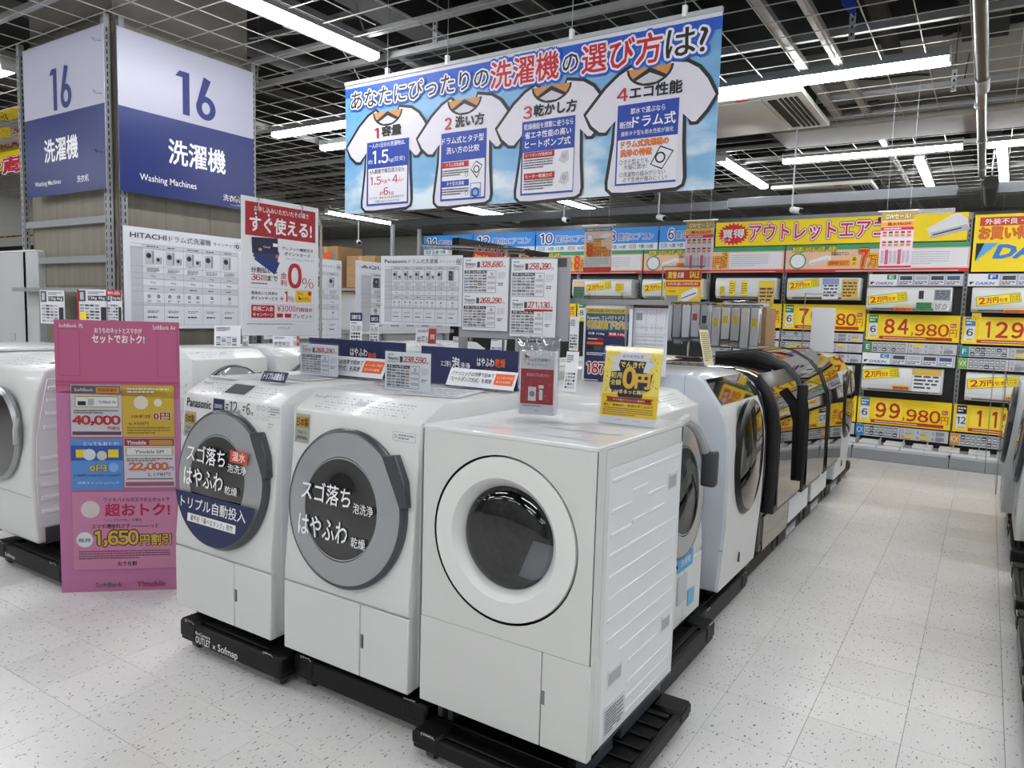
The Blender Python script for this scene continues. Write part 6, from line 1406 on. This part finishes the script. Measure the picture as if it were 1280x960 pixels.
def fgw(c, f, dim=False):
    c.R((0, .86), (1, 1), ink('#B89A50'), 1, f).T('GWセール!', (.12, .88), (.88, .97), ink('#F0E0A0'), 3, f, .05, [(ink('#5A3A10'), .11)]).R((0, .75), (1, .84), ink('#E8B020'), 1, f).T('最大5%OFF', (.2, .765), (.92, .82), RED, 3, f, .03).R((0, .68), (1, .74), ink('#D82A48'), 1, f).L((.1, .69), (.9, .73), 1, W_, 2, f)
    for j in range(2):
        for i in range(5): x = .05+i*.185; y = .55-j*.17; c.R((x, y), (x+.16, y+.13), ink('#EBD8E0'), 2, f).R((x+.02, y+.02), (x+.14, y+.06), ink('#C88A2A'), 3, f).R((x+.02, y+.075), (x+.14, y+.11), G1 if i % 2 else ink('#B04A5A'), 3, f)
    for i in range(7): c.R((.05+i*.13, .08), (.05+i*.13+.1, .34), ink('#D8486A') if i in (1, 4) else ink('#E8D8E2'), 2, f); c.L((.06+i*.13, .1), (.14+i*.13, .32), 9, G2, 3, f, dash=.3)
    c.R((0, .02), (1, .05), RED, 2, f)
hangposter((855, 341), (893, 276), 6.5, ink('#E6D8E2'), fgw, 'pink calendar sale poster hanging left of the yellow bargain sign')
hangposter((1097.5, 336), (1144, 264), 6.9, ink('#F0D8E6'), fgw, 'pink calendar sale poster hanging in front of the yellow bargain sign')
def fkai(c, f):
    c.R((0, .80), (1, .985), ink('#A8241A'), 1, f).T('買替', (.08, .83), (.32, .95), ochre, 2, f, .04).T('応援', (.34, .84), (.52, .94), W_, 2, f, .02).T('SALE', (.68, .84), (.94, .95), ochre, 2, f, .03).R((.03, .68), (.97, .765), ink('#C8301E'), 1, f).T('5月2日(金)~5月08日(木)', (.08, .70), (.92, .75), W_, 2, f, .02)
    c.F([(.45, .44), (.47, .55), (.82, .66), (.92, .64), (.92, .52), (.58, .40)], ink('#ECECEC'), 2, f).F([(.47, .45), (.88, .56), (.87, .58), (.48, .47)], G1, 3, f).R((.04, .42), (.38, .52), G2, 2, f).T('対象機種', (.1, .58), (.3, .61), K, 2, f)
    c.T('エアコン', (.02, .24), (.88, .38), K, 2, f, .02).T('0円', (.02, .02), (.30, .2), ink('#E04A18'), 2, f, .03).L((.36, .12), (.9, .18), 1, K, 2, f).T('こりゃお得', (.36, .03), (.88, .1), ink('#B03018'), 2, f, .03)
c = Card(PY(4.75), (829, 404), (877.5, 336), ink('#F2C818'), .004, .001); fkai(c, c.fr); t = c.put('upright_poster', 'yellow poster with a red top and an air conditioner picture on a wire stand', 'poster')
MB().tube([(-.02, 0, c.H+.015), (c.W+.02, 0, c.H+.015)], .005, CHROME).tube([(-.02, 0, c.H+.015), (-.02, 0, 1.18-c.o.z)], .005, CHROME).build('wire_frame', t)

# black and red gondola topper over the middle
tp = PX(-3.6); c = Card(tp, (575, 322), (686, 296), None)
A = at(574, 297, tp); B_ = at(686, 322, tp)
t = thing('shelf_topper', 'long black topper with red zigzag price print above the island charts', 'sign', (-3.6, A.y, 1.80)); L_ = B_.y-A.y
MB().box(-.07, 0, 0, 0, L_, A.z-1.80, BLACKP).build('body', t)
q = Card(Plane((0.002, 0, 0), (0, 1, 0)), (.002, 0, 0), (.002, L_, A.z-1.80), None, step=.0015); f = q.fr
q.F([(.10, .05), (.16, .85), (.20, .6), (.24, .85), (.28, .6), (.32, .85), (.36, .6), (.40, .85), (.44, .6), (.50, .8), (.58, .1)], ink('#C8281C'), 1, f).T('価格に挑戦!', (.14, .12), (.56, .5), ink('#F0C060'), 2, f, .05)
for x in (.62, .8): q.R((x, .2), (x+.12, .75), ink('#E8A048'), 1, f).T('得', (x+.02, .25), (x+.1, .7), K, 2, f, .04)
for k in range(9): x = .16+k*.033; q.F([(x, .62+.2*(k % 2)), (x+.033, .62+.2*((k+1) % 2)), (x+.033, .66+.2*((k+1) % 2)), (x, .66+.2*(k % 2))], ink('#F0B040'), 2, f)
q.p.build('topper_print', t).matrix_local = q.mtx
MB().box(-.06, .1, -1.8, -.01, .16, 0, GREY).build('support_post', t); MB().box(-.06, L_-.16, -1.8, -.01, L_-.1, 0, GREY).build('support_post', t)

# ================================================================ FAR LEFT AND BACKGROUND
def yb(c, f):
    c.T('新品 安い', (.05, .72), (.98, .95), ink('#C02038'), 2, f, .05, [(W_, .10)]).T('400L', (.45, .42), (1.0, .68), ink('#C02038'), 2, f, .05, [(W_, .10)]).T('冷蔵庫', (.35, .05), (1.25, .42), ink('#C02038'), 2, f, .05, [(W_, .10)])
c = Card(PY(4.6), (-70, 226), (40, 128), YEL, .006, .002)
for w_, a_, b_, m_ in (('安', (15, 169), (37, 148), ink('#C02038')), ('400', (-6, 189), (32, 171), ink('#C02038')), ('冷蔵', (-26, 223), (36, 192), ink('#C02038')), ('新品', (-14, 158), (9, 143), YEL)): c.T(w_, a_, b_, m_, 2, bold=.04, out=[(K, .10), (W_ if m_ is not YEL else K, .075)])
t = c.put('hanging_banner', 'yellow banner with red lettering cut by the left edge beside the pillar', 'banner')
MB().tube([(c.W*.7, 0, c.H), (c.W*.7, 0, 3.4-c.o.z)], .004, W_).build('hanging_wire', t) if c.o.z+c.H < 3.4 else None
c = Card(PY(6.0), (-120, 306), (45, 292), ink('#E8B820'), .02, .002); c.T('CAMERA CHALLENGE THE PRICE', (.02, .2), (.98, .75), K, 2, c.fr, .05); t = c.put('shelf_sign', 'narrow yellow sign with black capitals above shelves at the left edge', 'sign')
t = thing('background_shelf', 'dark stock shelf under the narrow yellow sign at the left edge', 'shelf', (-15.0, 6.02, 0)); MB().box(0, 0, 0, 4.2, .6, 2.35, BLACKP).build('shelf_body', t)
for k in range(5): MB().box(.2+k*.8, -.02, 1.9, .75+k*.8, 0, 2.2, (CARTON, DARK, PAPER, CARTON, DRED)[k]).build('packed_box', t)
def cart(x, y, z, w, d, h, label, rz=0, m=CARTON, spot=None):
    t = thing('carton', label, 'box', (x, y, z), rz); MB().bbox(-w/2, -d/2, 0, w/2, d/2, h, m, .006, 1).build('box_body', t)
    MB().box(-.03, -d/2-.002, 0, .03, -d/2+.001, h, mat('packing_tape', '#C49A6A', .3, noise=.05)).build('packing_tape', t)
    if spot: MB().box(-w*.1, -d/2-.004, h*.5, w*.3, -d/2, h*.85, spot).build('stuck_label', t)
a = at(440, 440, PY(7.2)); 
rk = thing('background_rack', 'grey stock rack carrying tall cartons beyond the washer charts', 'rack', (-8.3, 7.6, 0))
MB().box(-1.2, 0, 1.70, 1.4, .6, 1.74, GREY).build('rack_shelf', rk); MB().box(-1.2, 0, .3, 1.4, .6, .34, GREY).build('rack_shelf', rk)
for x in (-1.2, 1.36): MB().box(x, 0, 0, x+.04, .04, 2.6, GREY).box(x, .56, 0, x+.04, .6, 2.6, GREY).build('rack_post', rk)
MB().box(-1.1, .1, .35, 1.3, .58, 1.65, LGREY).build('packed_goods', rk)
cart(-9.0, 7.9, 1.745, .8, .5, .62, 'pale brown wide carton on the stock rack, left', 0, mat('pale_carton', '#D8B27A', .8, noise=.08, scale=20), CARTON)
cart(-8.25, 7.9, 1.745, .5, .5, .60, 'brown carton with an orange label in the middle of the stock rack', 0, CARTON, ORG)
cart(-7.55, 7.9, 1.745, .55, .5, .45, 'smaller carton at the right of the stock rack', 0, CARTON)
# beyond the display wall: more dark stock shelving so that the hall goes on
for i, (x0, x1, y) in enumerate(((-15.5, -9.6, 11.5), (-9.0, 1.5, 12.6))):
    t = thing('background_shelf', ('dark stock shelf in the far left corner of the hall', 'dark stock shelf behind the air conditioner wall')[i], 'shelf', (x0, y, 0)); L_ = x1-x0
    MB().box(0, 0, 0, L_, .6, 2.5, DARK).build('shelf_body', t)
    r = random.Random(i)
    for k in range(int(L_/.7)):
        for z_ in (.2, .8, 1.4, 1.95): MB().box(.05+k*.7, -.03, z_, .05+k*.7+r.uniform(.4, .62), 0, z_+r.uniform(.3, .48), r.choice((CARTON, PAPER, GREY, DARK, ink('#B89050')))).build('packed_box', t)
